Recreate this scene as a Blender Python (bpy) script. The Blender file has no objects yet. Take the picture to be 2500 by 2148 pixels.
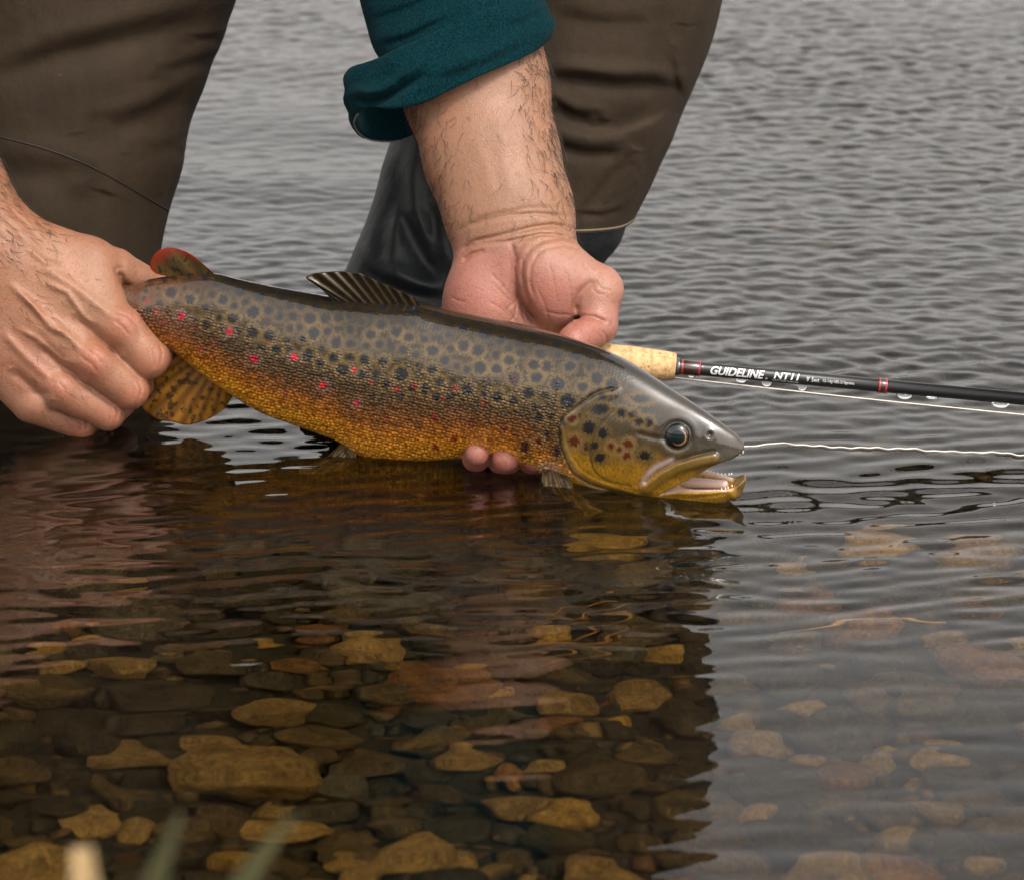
import bpy, bmesh, math, random
import numpy as np
from mathutils import Vector, Matrix, noise as mnoise

# ------------------------------------------------------------------ camera, sky, sun, exposure
rng = np.random.default_rng(7)
random.seed(7)
SC = bpy.context.scene
COL = SC.collection
S = 4400.0                    # picture units (2500 wide) per metre on the plane through the fish
DIST = 1.9                    # camera to that plane
PITCH = math.radians(17.5)
ZC = 64.0 / S * math.cos(PITCH)
CP, SP = math.cos(PITCH), math.sin(PITCH)
C0 = np.array([0.0, 0.0, ZC])
FWD = np.array([0.0, CP, -SP]); UPV = np.array([0.0, SP, CP]); RGT = np.array([1.0, 0.0, 0.0])
CAM = C0 - DIST * FWD

cam_d = bpy.data.cameras.new('camera')
cam_o = bpy.data.objects.new('camera', cam_d); COL.objects.link(cam_o)
cam_d.sensor_width = 36.0
cam_d.lens = 36.0 * DIST / (2500.0 / S)
cam_d.clip_start = 0.05; cam_d.clip_end = 500.0
cam_o.matrix_world = Matrix(((RGT[0], UPV[0], -FWD[0], CAM[0]), (RGT[1], UPV[1], -FWD[1], CAM[1]),
                             (RGT[2], UPV[2], -FWD[2], CAM[2]), (0, 0, 0, 1)))
cam_d.dof.use_dof = True
cam_d.dof.focus_distance = DIST - 0.02
cam_d.dof.aperture_fstop = 17.0
SC.camera = cam_o

SUN_EL, SUN_AZ = math.radians(56), math.radians(150)      # from high over the photographer's right shoulder
world = bpy.data.worlds.new('World'); SC.world = world; world.use_nodes = True
wn, wl = world.node_tree.nodes, world.node_tree.links
bg = wn['Background']
sky = wn.new('ShaderNodeTexSky'); sky.sky_type = 'NISHITA'; sky.sun_disc = False
sky.sun_elevation = SUN_EL; sky.sun_rotation = SUN_AZ
sky.air_density = 1.0; sky.dust_density = 4.0; sky.ozone_density = 1.0
hsv = wn.new('ShaderNodeHueSaturation'); hsv.inputs['Saturation'].default_value = 0.12
tint = wn.new('ShaderNodeMix'); tint.data_type = 'RGBA'; tint.blend_type = 'MULTIPLY'
tint.inputs['Factor'].default_value = 1.0; tint.inputs['B'].default_value = (1.0, 0.945, 0.89, 1)
wl.new(sky.outputs['Color'], hsv.inputs['Color']); wl.new(hsv.outputs['Color'], tint.inputs['A'])
wl.new(tint.outputs['Result'], bg.inputs['Color'])
bg.inputs['Strength'].default_value = 0.15

sun_d = bpy.data.lights.new('sun', 'SUN'); sun_d.energy = 0.95; sun_d.angle = math.radians(10); sun_d.color = (1.0, 0.94, 0.86)
sun_o = bpy.data.objects.new('sun', sun_d); COL.objects.link(sun_o)
sdir = Vector((math.sin(SUN_AZ) * math.cos(SUN_EL), math.cos(SUN_AZ) * math.cos(SUN_EL), math.sin(SUN_EL)))
sun_o.rotation_euler = sdir.to_track_quat('Z', 'Y').to_euler()
sun_o.location = (0.6, -1.0, 3)

SC.view_settings.view_transform = 'Standard'; SC.view_settings.look = 'None'
SC.view_settings.exposure = 1.02; SC.view_settings.gamma = 1.0
SC.render.engine = 'CYCLES'
SC.cycles.use_denoising = True
SC.cycles.max_bounces = 10; SC.cycles.diffuse_bounces = 3; SC.cycles.glossy_bounces = 5
SC.cycles.transmission_bounces = 8; SC.cycles.transparent_max_bounces = 8
SC.cycles.sample_clamp_indirect = 6.0; SC.cycles.caustics_refractive = True; SC.cycles.caustics_reflective = True

# ------------------------------------------------------------------ helpers
def at(p):
    """picture-plane units (x, y, depth) -> metres in the world; the plane depth 0 runs through the fish"""
    p = np.asarray(p, dtype=np.float64).reshape(-1, 3)
    w = p[:, 2] / S
    k = (DIST + w) / DIST
    X = (p[:, 0] - 1250.0) / S * k
    V = (1074.0 - p[:, 1]) / S * k
    return C0 + X[:, None] * RGT + V[:, None] * UPV + w[:, None] * FWD

def at1(x, y, w=0.0):
    return at([[x, y, w]])[0]

def mesh_np(name, V, F, mats=(), smooth=True):
    me = bpy.data.meshes.new(name)
    V = np.asarray(V, dtype=np.float32); F = np.asarray(F, dtype=np.int32)
    n, m, c = len(V), len(F), F.shape[1]
    me.vertices.add(n); me.vertices.foreach_set('co', V.ravel())
    me.loops.add(m * c); me.loops.foreach_set('vertex_index', F.ravel())
    me.polygons.add(m)
    me.polygons.foreach_set('loop_start', np.arange(0, m * c, c, dtype=np.int32))
    try:
        me.polygons.foreach_set('loop_total', np.full(m, c, dtype=np.int32))
    except Exception:
        pass
    for mt in mats:
        me.materials.append(mt)
    me.update(calc_edges=True); me.validate()
    if smooth:
        me.polygons.foreach_set('use_smooth', np.ones(len(me.polygons), dtype=bool))
    return me

def obj(name, me, parent=None, **props):
    o = bpy.data.objects.new(name, me); COL.objects.link(o)
    if parent is not None:
        o.parent = parent
    for k, v in props.items():
        o[k] = v
    return o

def thing(name, loc, label, category, group=None):
    o = bpy.data.objects.new(name, None); COL.objects.link(o)
    o.empty_display_size = 0.02
    o['label'] = label; o['category'] = category
    if group:
        o['group'] = group
    return o                                   # kept at the origin: the parts are built in world metres

def vcol(me, name, rgb):
    a = me.attributes.new(name, 'FLOAT_COLOR', 'POINT')
    c = np.ones((len(me.vertices), 4), dtype=np.float32); c[:, :3] = rgb
    a.data.foreach_set('color', c.ravel())

def vfloat(me, name, v):
    a = me.attributes.new(name, 'FLOAT', 'POINT')
    a.data.foreach_set('value', np.asarray(v, dtype=np.float32))

def interp(x, pts):
    pts = np.asarray(pts, dtype=np.float64)
    return np.interp(x, pts[:, 0], pts[:, 1])

def spl(x, pts):
    """Catmull-Rom style smooth interpolation through (x, y) keys"""
    pts = np.asarray(pts, dtype=np.float64)
    xs, ys = pts[:, 0], pts[:, 1]
    m = np.gradient(ys, xs)
    x = np.clip(x, xs[0], xs[-1])
    i = np.clip(np.searchsorted(xs, x) - 1, 0, len(xs) - 2)
    h = xs[i + 1] - xs[i]; t = (x - xs[i]) / h
    return ((2*t**3 - 3*t**2 + 1) * ys[i] + (t**3 - 2*t**2 + t) * h * m[i]
            + (-2*t**3 + 3*t**2) * ys[i + 1] + (t**3 - t**2) * h * m[i + 1])

def smooth01(e0, e1, x):
    t = np.clip((x - e0) / (e1 - e0), 0, 1)
    return t * t * (3 - 2 * t)

def polydist(X, Y, pts, signed=False):
    """distance in the picture plane to a polyline (X, Y broadcastable); signed: + on the left of its direction"""
    best = None; sg = None
    for (x0, y0), (x1, y1) in zip(pts[:-1], pts[1:]):
        dx, dy = x1 - x0, y1 - y0
        t = np.clip(((X - x0) * dx + (Y - y0) * dy) / (dx * dx + dy * dy + 1e-9), 0, 1)
        ex, ey = X - (x0 + t * dx), Y - (y0 + t * dy)
        d = np.sqrt(ex * ex + ey * ey)
        if signed:
            s = np.sign(dx * ey - dy * ex)
            if best is None:
                best, sg = d, s
            else:
                sg = np.where(d < best, s, sg); best = np.minimum(best, d)
        else:
            best = d if best is None else np.minimum(best, d)
    return best * sg if signed else best

def polysd(X, Y, pts):
    """signed distance to a closed polygon, negative inside"""
    P = list(pts) + [pts[0]]
    d = polydist(X, Y, P)
    inside = np.zeros(np.broadcast(X, Y).shape, dtype=bool)
    for (x0, y0), (x1, y1) in zip(P[:-1], P[1:]):
        c = ((y0 > Y) != (y1 > Y)) & (X < (x1 - x0) * (Y - y0) / (y1 - y0 + 1e-9) + x0)
        inside ^= c
    return np.where(inside, -d, d)

def smin(a, b, k):
    h = np.maximum(k - np.abs(a - b), 0.0) / k
    return np.minimum(a, b) - h * h * k * 0.25

def smax(a, b, k):
    return -smin(-a, -b, k)

class Field:
    """a signed field on a regular grid, turned into one continuous skin by surface nets"""
    def __init__(self, lo, hi, h):
        self.h = h
        self.ax = [np.arange(l, u + h, h, dtype=np.float32) for l, u in zip(lo, hi)]
        self.F = np.full([len(a) for a in self.ax], 60.0, dtype=np.float32)
    def box(self, lo, hi):
        sl = []
        for a, l, u in zip(self.ax, lo, hi):
            i0 = max(0, int(np.searchsorted(a, l))); i1 = min(len(a), int(np.searchsorted(a, u)))
            sl.append(slice(i0, max(i1, i0)))
        X, Y, Z = self.ax[0][sl[0]][:, None, None], self.ax[1][sl[1]][None, :, None], self.ax[2][sl[2]][None, None, :]
        return tuple(sl), X, Y, Z
    def cone(self, a, b, ra, rb, k=12.0, ws=1.0, sub=False):
        m = max(ra, rb) + k + 3 * self.h
        lo = [min(a[i], b[i]) - m for i in range(3)]; hi = [max(a[i], b[i]) + m for i in range(3)]
        sl, X, Y, Z = self.box(lo, hi)
        if 0 in self.F[sl].shape:
            return
        d = [b[i] - a[i] for i in range(3)]
        L = d[0]**2 + d[1]**2 + (d[2] * ws)**2 + 1e-9
        t = np.clip(((X - a[0]) * d[0] + (Y - a[1]) * d[1] + (Z - a[2]) * d[2] * ws * ws) / L, 0, 1)
        q = np.sqrt((X - a[0] - t * d[0])**2 + (Y - a[1] - t * d[1])**2 + ((Z - a[2] - t * d[2]) * ws)**2)
        q = q - (ra + (rb - ra) * t)
        self.F[sl] = smax(self.F[sl], -q, k) if sub else smin(self.F[sl], q, k)
    def ell(self, c, r, k=12.0, sub=False, rot=0.0):
        m = max(r) + k + 3 * self.h
        sl, X, Y, Z = self.box([v - m for v in c], [v + m for v in c])
        if 0 in self.F[sl].shape:
            return
        cr, sr = math.cos(rot), math.sin(rot)
        x = (X - c[0]) * cr + (Y - c[1]) * sr; y = -(X - c[0]) * sr + (Y - c[1]) * cr
        q = np.sqrt((x / r[0])**2 + (y / r[1])**2 + ((Z - c[2]) / r[2])**2)
        q = (q - 1.0) * min(r)
        self.F[sl] = smax(self.F[sl], -q, k) if sub else smin(self.F[sl], q, k)
    def line(self, pts, amp, sig, wmin=-9e9, wmax=9e9, taper=True):
        """+amp presses a crease, -amp raises a ridge, along a polyline on the skin that faces the lens"""
        xs = [p[0] for p in pts]; ys = [p[1] for p in pts]
        m = 3 * sig
        sl, X, Y, Z = self.box([min(xs) - m, min(ys) - m, wmin], [max(xs) + m, max(ys) + m, wmax])
        if 0 in self.F[sl].shape:
            return
        d = polydist(X, Y, pts)
        e = amp * np.exp(-(d / sig)**2)
        if taper:
            (x0, y0), (x1, y1) = pts[0], pts[-1]
            L = 0.18 * (math.hypot(x1 - x0, y1 - y0) + 1)
            e = e * np.clip(np.hypot(X - x0, Y - y0) / L, 0.0, 1) * np.clip(np.hypot(X - x1, Y - y1) / L, 0.0, 1)
        self.F[sl] = self.F[sl] + e
    def mesh(self, relax=1):
        V, Q = surface_nets(self.F)
        for _ in range(relax):
            V = relax_verts(V, Q)
        V = V * self.h + np.array([a[0] for a in self.ax])
        p, q, r_ = V[Q[:, 0]], V[Q[:, 1]], V[Q[:, 2]]
        if np.einsum('ij,ij->i', p, np.cross(q, r_)).sum() < 0:      # faces look outwards
            Q = Q[:, ::-1]
        return V, Q

def surface_nets(F):
    s = F < 0
    c = [s[i:s.shape[0]-1+i, j:s.shape[1]-1+j, k:s.shape[2]-1+k] for i in (0, 1) for j in (0, 1) for k in (0, 1)]
    cnt = np.zeros(c[0].shape, dtype=np.uint8)
    for a in c:
        cnt += a
    act = (cnt > 0) & (cnt < 8)
    ijk = np.argwhere(act)
    idx = np.full(act.shape, -1, dtype=np.int32); idx[act] = np.arange(len(ijk))
    acc = np.zeros((len(ijk), 3)); num = np.zeros(len(ijk))
    corners = [(i, j, k) for i in (0, 1) for j in (0, 1) for k in (0, 1)]
    vals = {cc: F[ijk[:, 0] + cc[0], ijk[:, 1] + cc[1], ijk[:, 2] + cc[2]].astype(np.float64) for cc in corners}
    for a in corners:
        for ax in range(3):
            if a[ax] == 0:
                b = list(a); b[ax] = 1; b = tuple(b)
                fa, fb = vals[a], vals[b]
                m = (fa < 0) != (fb < 0)
                t = np.where(m, fa / np.where(m, fa - fb, 1), 0)
                p = np.array(a, dtype=float)[None, :] + t[:, None] * (np.array(b) - np.array(a))[None, :]
                acc[m] += p[m]; num[m] += 1
    V = ijk + acc / num[:, None]
    quads = []
    for ax in range(3):
        o1, o2 = (ax + 1) % 3, (ax + 2) % 3
        a = [slice(None)] * 3; b = [slice(None)] * 3
        a[ax] = slice(0, -1); b[ax] = slice(1, None)
        sa, sb = s[tuple(a)], s[tuple(b)]
        e = np.argwhere(sa != sb)
        e = e[(e[:, o1] > 0) & (e[:, o2] > 0) & (e[:, o1] < F.shape[o1] - 1) & (e[:, o2] < F.shape[o2] - 1)]
        if not len(e):
            continue
        flip = s[tuple(e.T)]
        def cell(d1, d2):
            q = e.copy(); q[:, o1] -= d1; q[:, o2] -= d2
            return idx[tuple(q.T)]
        q = np.stack([cell(1, 1), cell(0, 1), cell(0, 0), cell(1, 0)], 1)
        q[~flip] = q[~flip][:, ::-1]
        quads.append(q)
    Q = np.concatenate(quads)
    Q = Q[(Q >= 0).all(1)]
    return V, Q

def relax_verts(V, Q, lam=0.5):
    acc = np.zeros_like(V); num = np.zeros(len(V))
    for i in range(4):
        a, b = Q[:, i], Q[:, (i + 1) % 4]
        for k in range(3):
            acc[:, k] += np.bincount(a, V[b, k], len(V)) + np.bincount(b, V[a, k], len(V))
        num += np.bincount(a, minlength=len(V)) + np.bincount(b, minlength=len(V))
    return V * (1 - lam) + lam * acc / np.maximum(num, 1)[:, None]

def px_flip(Q):
    return Q[:, ::-1]            # the other side of a sheet

def grid_faces(nu, nv, close_u=False, close_v=False):
    iu = np.arange(nu if close_u else nu - 1); iv = np.arange(nv if close_v else nv - 1)
    A, B = np.meshgrid(iu, iv, indexing='ij')
    A, B = A.ravel(), B.ravel(); A1, B1 = (A + 1) % nu, (B + 1) % nv
    return np.stack([A * nv + B, A1 * nv + B, A1 * nv + B1, A * nv + B1], 1)

def tube(P, R, n=8, close=True):
    """a tube through world points P with radius R (scalar or list)"""
    P = np.asarray(P, float); R = np.broadcast_to(np.asarray(R, float), (len(P),))
    T = np.gradient(P, axis=0); T /= np.linalg.norm(T, axis=1)[:, None] + 1e-12
    ref = np.array([0, 0, 1.0]) if abs(T[0][2]) < 0.9 else np.array([1.0, 0, 0])
    V = []
    for p, t, r in zip(P, T, R):
        a = np.cross(t, ref); a /= np.linalg.norm(a) + 1e-12; b = np.cross(a, t)
        for i in range(n):
            g = 2 * math.pi * i / n
            V.append(p + r * (math.cos(g) * a + math.sin(g) * b))
    F = grid_faces(len(P), n, close_v=True)
    V = np.array(V)
    if close:
        V = np.vstack([V, P[0], P[-1]])
        i0, i1 = len(V) - 2, len(V) - 1; b0 = (len(P) - 1) * n
        ext = [[i0, (i + 1) % n, i, i0] for i in range(n)] + [[i1, b0 + i, b0 + (i + 1) % n, i1] for i in range(n)]
        F = np.vstack([F, np.array(ext)])
    return V, F

def quads_to_mesh(name, V, F, mats):
    """as mesh_np, but lets a quad with a repeated vertex be a triangle"""
    me = bpy.data.meshes.new(name)
    me.from_pydata([tuple(v) for v in V], [], [tuple(dict.fromkeys(int(i) for i in f)) for f in F])
    for m in mats:
        me.materials.append(m)
    for p in me.polygons:
        p.use_smooth = True
    me.update()
    return me

# ------------------------------------------------------------------ materials
class M:
    def __init__(self, name):
        self.m = bpy.data.materials.new(name); self.m.use_nodes = True
        self.t = self.m.node_tree; self.n = self.t.nodes; self.l = self.t.links
        self.b = self.n['Principled BSDF']; self.out = self.n['Material Output']
    def new(self, typ, **kw):
        x = self.n.new(typ)
        for k, v in kw.items():
            if k in x.inputs.keys():
                x.inputs[k].default_value = v
            else:
                setattr(x, k, v)
        return x
    def link(self, a, b):
        self.l.new(a, b)
    def coord(self, which='Object'):
        return self.new('ShaderNodeTexCoord').outputs[which]
    def mapping(self, vec, scale=(1, 1, 1), rot=(0, 0, 0)):
        x = self.new('ShaderNodeMapping'); x.inputs['Scale'].default_value = scale; x.inputs['Rotation'].default_value = rot
        self.link(vec, x.inputs['Vector']); return x.outputs['Vector']
    def noise(self, vec, scale, detail=4, rough=0.55, dist=0.0):
        x = self.new('ShaderNodeTexNoise', Scale=scale, Detail=detail, Roughness=rough, Distortion=dist)
        self.link(vec, x.inputs['Vector']); return x.outputs['Fac']
    def voronoi(self, vec, scale, feature='F1', rand=1.0):
        x = self.new('ShaderNodeTexVoronoi', feature=feature); x.inputs['Scale'].default_value = scale
        x.inputs['Randomness'].default_value = rand
        self.link(vec, x.inputs['Vector']); return x.outputs['Distance']
    def ramp(self, fac, stops):
        x = self.new('ShaderNodeValToRGB'); e = x.color_ramp.elements
        while len(e) < len(stops):
            e.new(0.5)
        for i, (p, c) in enumerate(stops):
            e[i].position = p; e[i].color = tuple(c) + (1,) if len(c) == 3 else c
        self.link(fac, x.inputs['Fac']); return x.outputs['Color']
    def mix(self, a, b, fac, blend='MIX'):
        x = self.new('ShaderNodeMix', data_type='RGBA', blend_type=blend)
        for sock, v in (('A', a), ('B', b)):
            if hasattr(v, 'is_linked'):
                self.link(v, x.inputs[sock])
            else:
                x.inputs[sock].default_value = tuple(v) + (1,)
        if hasattr(fac, 'is_linked'):
            self.link(fac, x.inputs['Factor'])
        else:
            x.inputs['Factor'].default_value = fac
        return x.outputs['Result']
    def math(self, op, a, b=0.0, c=None):
        x = self.new('ShaderNodeMath', operation=op)
        for i, v in enumerate((a, b, c)):
            if v is None:
                continue
            if hasattr(v, 'is_linked'):
                self.link(v, x.inputs[i])
            else:
                x.inputs[i].default_value = v
        return x.outputs[0]
    def attr(self, name, out='Color'):
        return self.new('ShaderNodeAttribute', attribute_name=name).outputs[out]
    def bump(self, h, strength, dist, prev=None):
        x = self.new('ShaderNodeBump'); x.inputs['Strength'].default_value = strength; x.inputs['Distance'].default_value = dist
        self.link(h, x.inputs['Height'])
        if prev is not None:
            self.link(prev, x.inputs['Normal'])
        return x.outputs['Normal']
    def set(self, **kw):
        for k, v in kw.items():
            s = self.b.inputs[k.replace('_', ' ')]
            if hasattr(v, 'is_linked'):
                self.link(v, s)
            elif isinstance(v, tuple) and len(v) == 3 and s.type == 'RGBA':
                s.default_value = v + (1,)
            else:
                s.default_value = v
        return self.m
# ------------------------------------------------------------------ the setting: riverbed and water
BED = -0.115

def bed_z(x, y):
    z = (BED + 0.010 * np.sin(7.1 * x + 3.0 * y) + 0.008 * np.sin(11.0 * y - 4.0 * x + 1.3) + 0.004 * np.sin(23 * x + 17 * y)
         - 0.03 * smooth01(0.2, 1.2, y))
    z = z + 0.55 * smooth01(-1.15, -4.5, y) * 1.0
    return z

def mat_bed():
    m = M('riverbed_silt'); c = m.coord()
    n = m.noise(c, 30, 8, 0.65); v = m.voronoi(c, 70)
    col = m.ramp(n, [(0.3, (0.003, 0.0024, 0.0014)), (0.5, (0.012, 0.009, 0.004)), (0.72, (0.030, 0.021, 0.009))])
    col = m.mix(col, m.ramp(v, [(0.0, (1.4, 1.3, 1.1)), (0.6, (0.45, 0.42, 0.4))]), 0.8, 'MULTIPLY')
    b = m.bump(v, 0.7, 0.006); b = m.bump(n, 0.5, 0.006, b)
    return m.set(Base_Color=col, Roughness=0.85, Normal=b)
MAT_BED = mat_bed()

ys = np.concatenate([np.array([-60, -30, -15, -8]), np.arange(-5, -1.0, 0.15), np.arange(-1.0, 1.6, 0.02), np.arange(1.6, 6, 0.2), np.array([8, 14, 30, 80, 200])])
xs = np.concatenate([np.array([-200, -80, -30, -12, -6, -3, -2]), np.arange(-1.5, 1.51, 0.02), np.array([2, 3, 6, 12, 30, 80, 200])])
GX, GY = np.meshgrid(xs, ys, indexing='ij')
V = np.stack([GX, GY, bed_z(GX, GY)], -1).reshape(-1, 3)
riverbed = obj('riverbed', mesh_np('riverbed', V, grid_faces(len(xs), len(ys)), [MAT_BED]), kind='structure')

# waves: many short crested trains, rough in the riffle behind the angler, almost still near the bank
def trains(n, lam0, lam1, spread, seed, skew=0.0):
    r = np.random.default_rng(seed)
    lam = np.exp(r.uniform(math.log(lam0), math.log(lam1), n))
    th = math.pi / 2 + skew + r.normal(0, spread, n)
    k = 2 * math.pi / lam
    return k * np.cos(th), k * np.sin(th), r.uniform(0, 2 * math.pi, n), lam / (2 * math.pi) * math.sqrt(2.0 / n)

def wave(tr, X, Y):
    H = np.zeros(np.broadcast(X, Y).shape, dtype=np.float32)
    for kx, ky, ph, a in zip(*tr):
        H += (a * np.sin(kx * X + ky * Y + ph)).astype(np.float32)
    return H

TR_RIF = trains(56, 0.012, 0.042, 0.85, 3)
TR_RIF2 = trains(26, 0.0085, 0.014, 0.7, 5)
TR_MID = trains(34, 0.013, 0.030, 0.33, 11, 0.12)
TR_CALM = trains(32, 0.013, 0.055, 0.22, 17, 0.16)
TR_BIG = trains(14, 0.10, 0.30, 0.6, 23)

def water_h(X, Y):
    patch = 0.75 + 0.45 * np.sin(5.3 * X + 2.1 * Y + 0.7) * np.sin(3.1 * Y - 2.2 * X + 1.9)
    rif = smooth01(-0.09, 0.16, Y + 0.10 * (X - 0.05))
    far = 1.0 - 0.35 * smooth01(0.9, 2.2, Y)
    near_man = smooth01(0.55, 0.2, np.abs(X + 0.05)) * smooth01(0.25, 0.0, Y)       # smooth lee under the hands
    rif = rif * (1 - 0.75 * near_man)
    mid = smooth01(-0.38, -0.20, Y - 0.10 * X) * (1 - 0.6 * smooth01(0.05, 0.25, Y))
    calm = 1 - smooth01(-0.15, 0.1, Y)
    return (rif * far * patch * (0.110 * wave(TR_RIF, X, Y) + 0.050 * wave(TR_RIF2, X, Y))
            + mid * (0.036 + 0.022 * patch) * wave(TR_MID, X, Y)
            + (0.0165 * calm + 0.003) * wave(TR_CALM, X, Y) + 0.010 * wave(TR_BIG, X, Y) * (0.3 + rif))

def mat_water():
    m = M('river_water')
    fr = m.new('ShaderNodeFresnel'); fr.inputs['IOR'].default_value = 1.34
    rf = m.new('ShaderNodeBsdfRefraction'); rf.inputs['IOR'].default_value = 1.34; rf.inputs['Roughness'].default_value = 0.0
    rf.inputs['Color'].default_value = (0.82, 0.74, 0.54, 1)                # peat-stained water
    gl = m.new('ShaderNodeBsdfGlossy'); gl.inputs['Roughness'].default_value = 0.0; gl.inputs['Color'].default_value = (1, 1, 1, 1)
    mx = m.new('ShaderNodeMixShader')
    m.link(fr.outputs[0], mx.inputs[0]); m.link(rf.outputs[0], mx.inputs[1]); m.link(gl.outputs[0], mx.inputs[2])
    m.link(mx.outputs[0], m.out.inputs['Surface'])
    return m.m
MAT_WATER = mat_water()

xs = np.arange(-0.72, 0.7201, 0.003)
ys = [-1.25]
while ys[-1] < 4.2:
    y = ys[-1]
    ys.append(y + (0.0022 if -0.75 < y < 0.75 else 0.004 if y < -0.75 else 0.0028 if y < 1.7 else 0.012))
ys = np.array(ys)
GX, GY = np.meshgrid(xs, ys, indexing='ij')
edge = smooth01(0.72, 0.68, np.abs(GX)) * smooth01(4.2, 3.9, GY) * smooth01(-1.25, -1.1, GY)
V = np.stack([GX, GY, water_h(GX, GY) * edge], -1).reshape(-1, 3)
Fq = grid_faces(len(xs), len(ys))
n0 = len(V); nx_, ny_ = len(xs), len(ys)
ring = [(-200, -1.25), (200, -1.25), (200, 200), (-200, 200)]
Vr = np.array([(x, y, 0.0) for x, y in ring])
water_me = bpy.data.meshes.new('river_water')
V = np.vstack([V, Vr])
cn = [0, (nx_ - 1) * ny_, nx_ * ny_ - 1, ny_ - 1]                   # corners of the fine sheet
extra = [[cn[1], n0 + 1, n0 + 2, cn[2]], [cn[2], n0 + 2, n0 + 3, cn[3]], [cn[3], n0 + 3, n0, cn[0]]]
water = obj('river_water', mesh_np('river_water', V, np.vstack([Fq, np.array(extra)]), [MAT_WATER]), kind='structure')

def bed_at(px, py):
    """where the view line through a picture point meets the bed, bent at the water"""
    p = at1(px, py, 0.0); d = p - CAM; d = d / np.linalg.norm(d)
    q = CAM + d * (-CAM[2] / d[2])
    n = 1.0 / 1.34; c = -d[2]
    t = n * d + (n * c - math.sqrt(1 - n * n * (1 - c * c))) * np.array([0, 0, 1.0])
    z = BED
    for _ in range(4):
        r = q + t * ((z - q[2]) / t[2]); z = float(bed_z(r[0], r[1]))
    k = np.linalg.norm(q - CAM) / DIST
    return r, k
# ------------------------------------------------------------------ the angler
person = thing('person', (0, 0, 0), 'angler in brown waders and teal shirt bending over the river, both hands on the trout', 'person')

def mat_skin():
    m = M('skin'); c = m.coord()
    tone = m.attr('tone')
    n1 = m.noise(c, 60, 5, 0.6); n2 = m.noise(c, 420, 3, 0.6)
    tone = m.mix(tone, (0.78, 0.745, 0.72), 1.0, 'MULTIPLY')
    col = m.mix(tone, m.ramp(n1, [(0.3, (1.08, 0.98, 0.95)), (0.7, (0.90, 0.96, 0.98))]), 0.7, 'MULTIPLY')
    col = m.mix(col, m.ramp(n2, [(0.33, (0.84, 0.74, 0.68)), (0.46, (1, 1, 1)), (0.72, (1.05, 1.05, 1.05))]), 0.75, 'MULTIPLY')
    v = m.voronoi(m.mapping(c, (1.0, 1.0, 0.6)), 900, 'DISTANCE_TO_EDGE')
    v2 = m.voronoi(m.mapping(c, (1, 1, 1), (0.4, 0.5, 0.8)), 430, 'DISTANCE_TO_EDGE')
    b = m.bump(v, 0.45, 0.0005); b = m.bump(v2, 0.22, 0.0008, b); b = m.bump(n1, 0.2, 0.002, b)
    m.set(Base_Color=col, Roughness=m.ramp(n1, [(0.3, (0.40,) * 3), (0.7, (0.56,) * 3)]), Normal=b)
    m.b.inputs['Subsurface Weight'].default_value = 0.10
    m.b.inputs['Subsurface Radius'].default_value = (0.006, 0.0025, 0.0012)
    m.b.inputs['Subsurface Scale'].default_value = 0.5
    m.b.inputs['Specular IOR Level'].default_value = 0.45
    return m.m
MAT_SKIN = mat_skin()
H_SKIN = 2.5
PALM_W = -70.0

def blob(P, c, r):
    return np.exp(-(((P[:, 0] - c[0]) / r)**2 + ((P[:, 1] - c[1]) / r)**2))

# ---- the hand that grips the tail
f = Field((-190, 250, -40), (450, 1110, 360), H_SKIN)
f.cone((-230, 180, 220), (-38, 590, 140), 132, 116, 20)
f.cone((-38, 590, 140), (10, 650, 130), 114, 100, 50)
f.cone((40, 585, 140), (215, 640, 135), 66, 60, 45)            # thumb side of the hand
f.cone((20, 625, 130), (292, 798, 82), 84, 52, 50)
f.cone((-10, 700, 125), (220, 884, 84), 84, 50, 45)
f.cone((-40, 765, 140), (138, 948, 115), 80, 48, 45)
f.cone((-60, 810, 160), (72, 984, 158), 76, 46, 45)
f.ell((210, 712, 118), (92, 92, 62), 40)
f.cone((215, 645, 150), (282, 655, 170), 58, 46, 30)           # thumb, passing behind the tail
f.cone((282, 655, 170), (385, 705, 235), 46, 38, 14)
f.cone((385, 705, 235), (440, 752, 275), 38, 30, 12)
f.cone((292, 804, 78), (364, 877, 90), 56, 49, 14)             # index
f.cone((364, 877, 92), (398, 862, 240), 46, 36, 10)
f.cone((230, 882, 80), (318, 953, 100), 56, 46, 12)            # middle
f.cone((318, 953, 102), (350, 930, 250), 44, 35, 10)
f.cone((150, 948, 108), (262, 1008, 136), 53, 43, 11)          # ring
f.cone((264, 1010, 140), (300, 985, 275), 39, 33, 10)
f.cone((84, 985, 148), (198, 1036, 190), 49, 38, 11)           # little finger
f.cone((198, 1038, 197), (248, 1020, 300), 34, 29, 9)
f.ell((304, 796, 58), (40, 34, 34), 24, rot=0.8)               # knuckles
f.ell((232, 882, 58), (38, 32, 34), 24, rot=0.75)
f.ell((150, 948, 88), (32, 26, 28), 22, rot=0.6)
f.ell((86, 986, 128), (28, 22, 26), 20, rot=0.5)
WM = 200
f.line([(300, 870), (250, 830), (180, 765)], 9, 16, wmax=WM)
f.line([(212, 930), (165, 900), (95, 840)], 8, 15, wmax=WM)
f.line([(128, 975), (90, 955), (25, 900)], 7, 13, wmax=WM + 30)
f.line([(290, 785), (200, 715), (90, 640)], -7.25, 13, wmax=WM)     # tendons
f.line([(215, 868), (130, 790), (40, 710)], -7.25, 12, wmax=WM)
f.line([(132, 935), (60, 870), (0, 805)], -6.52, 11, wmax=WM)
f.line([(110, 690), (165, 715), (205, 775), (238, 800)], -7.25, 8, wmax=WM)      # veins
f.line([(20, 690), (80, 745), (120, 800), (175, 820)], -6.52, 8, wmax=WM)
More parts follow.
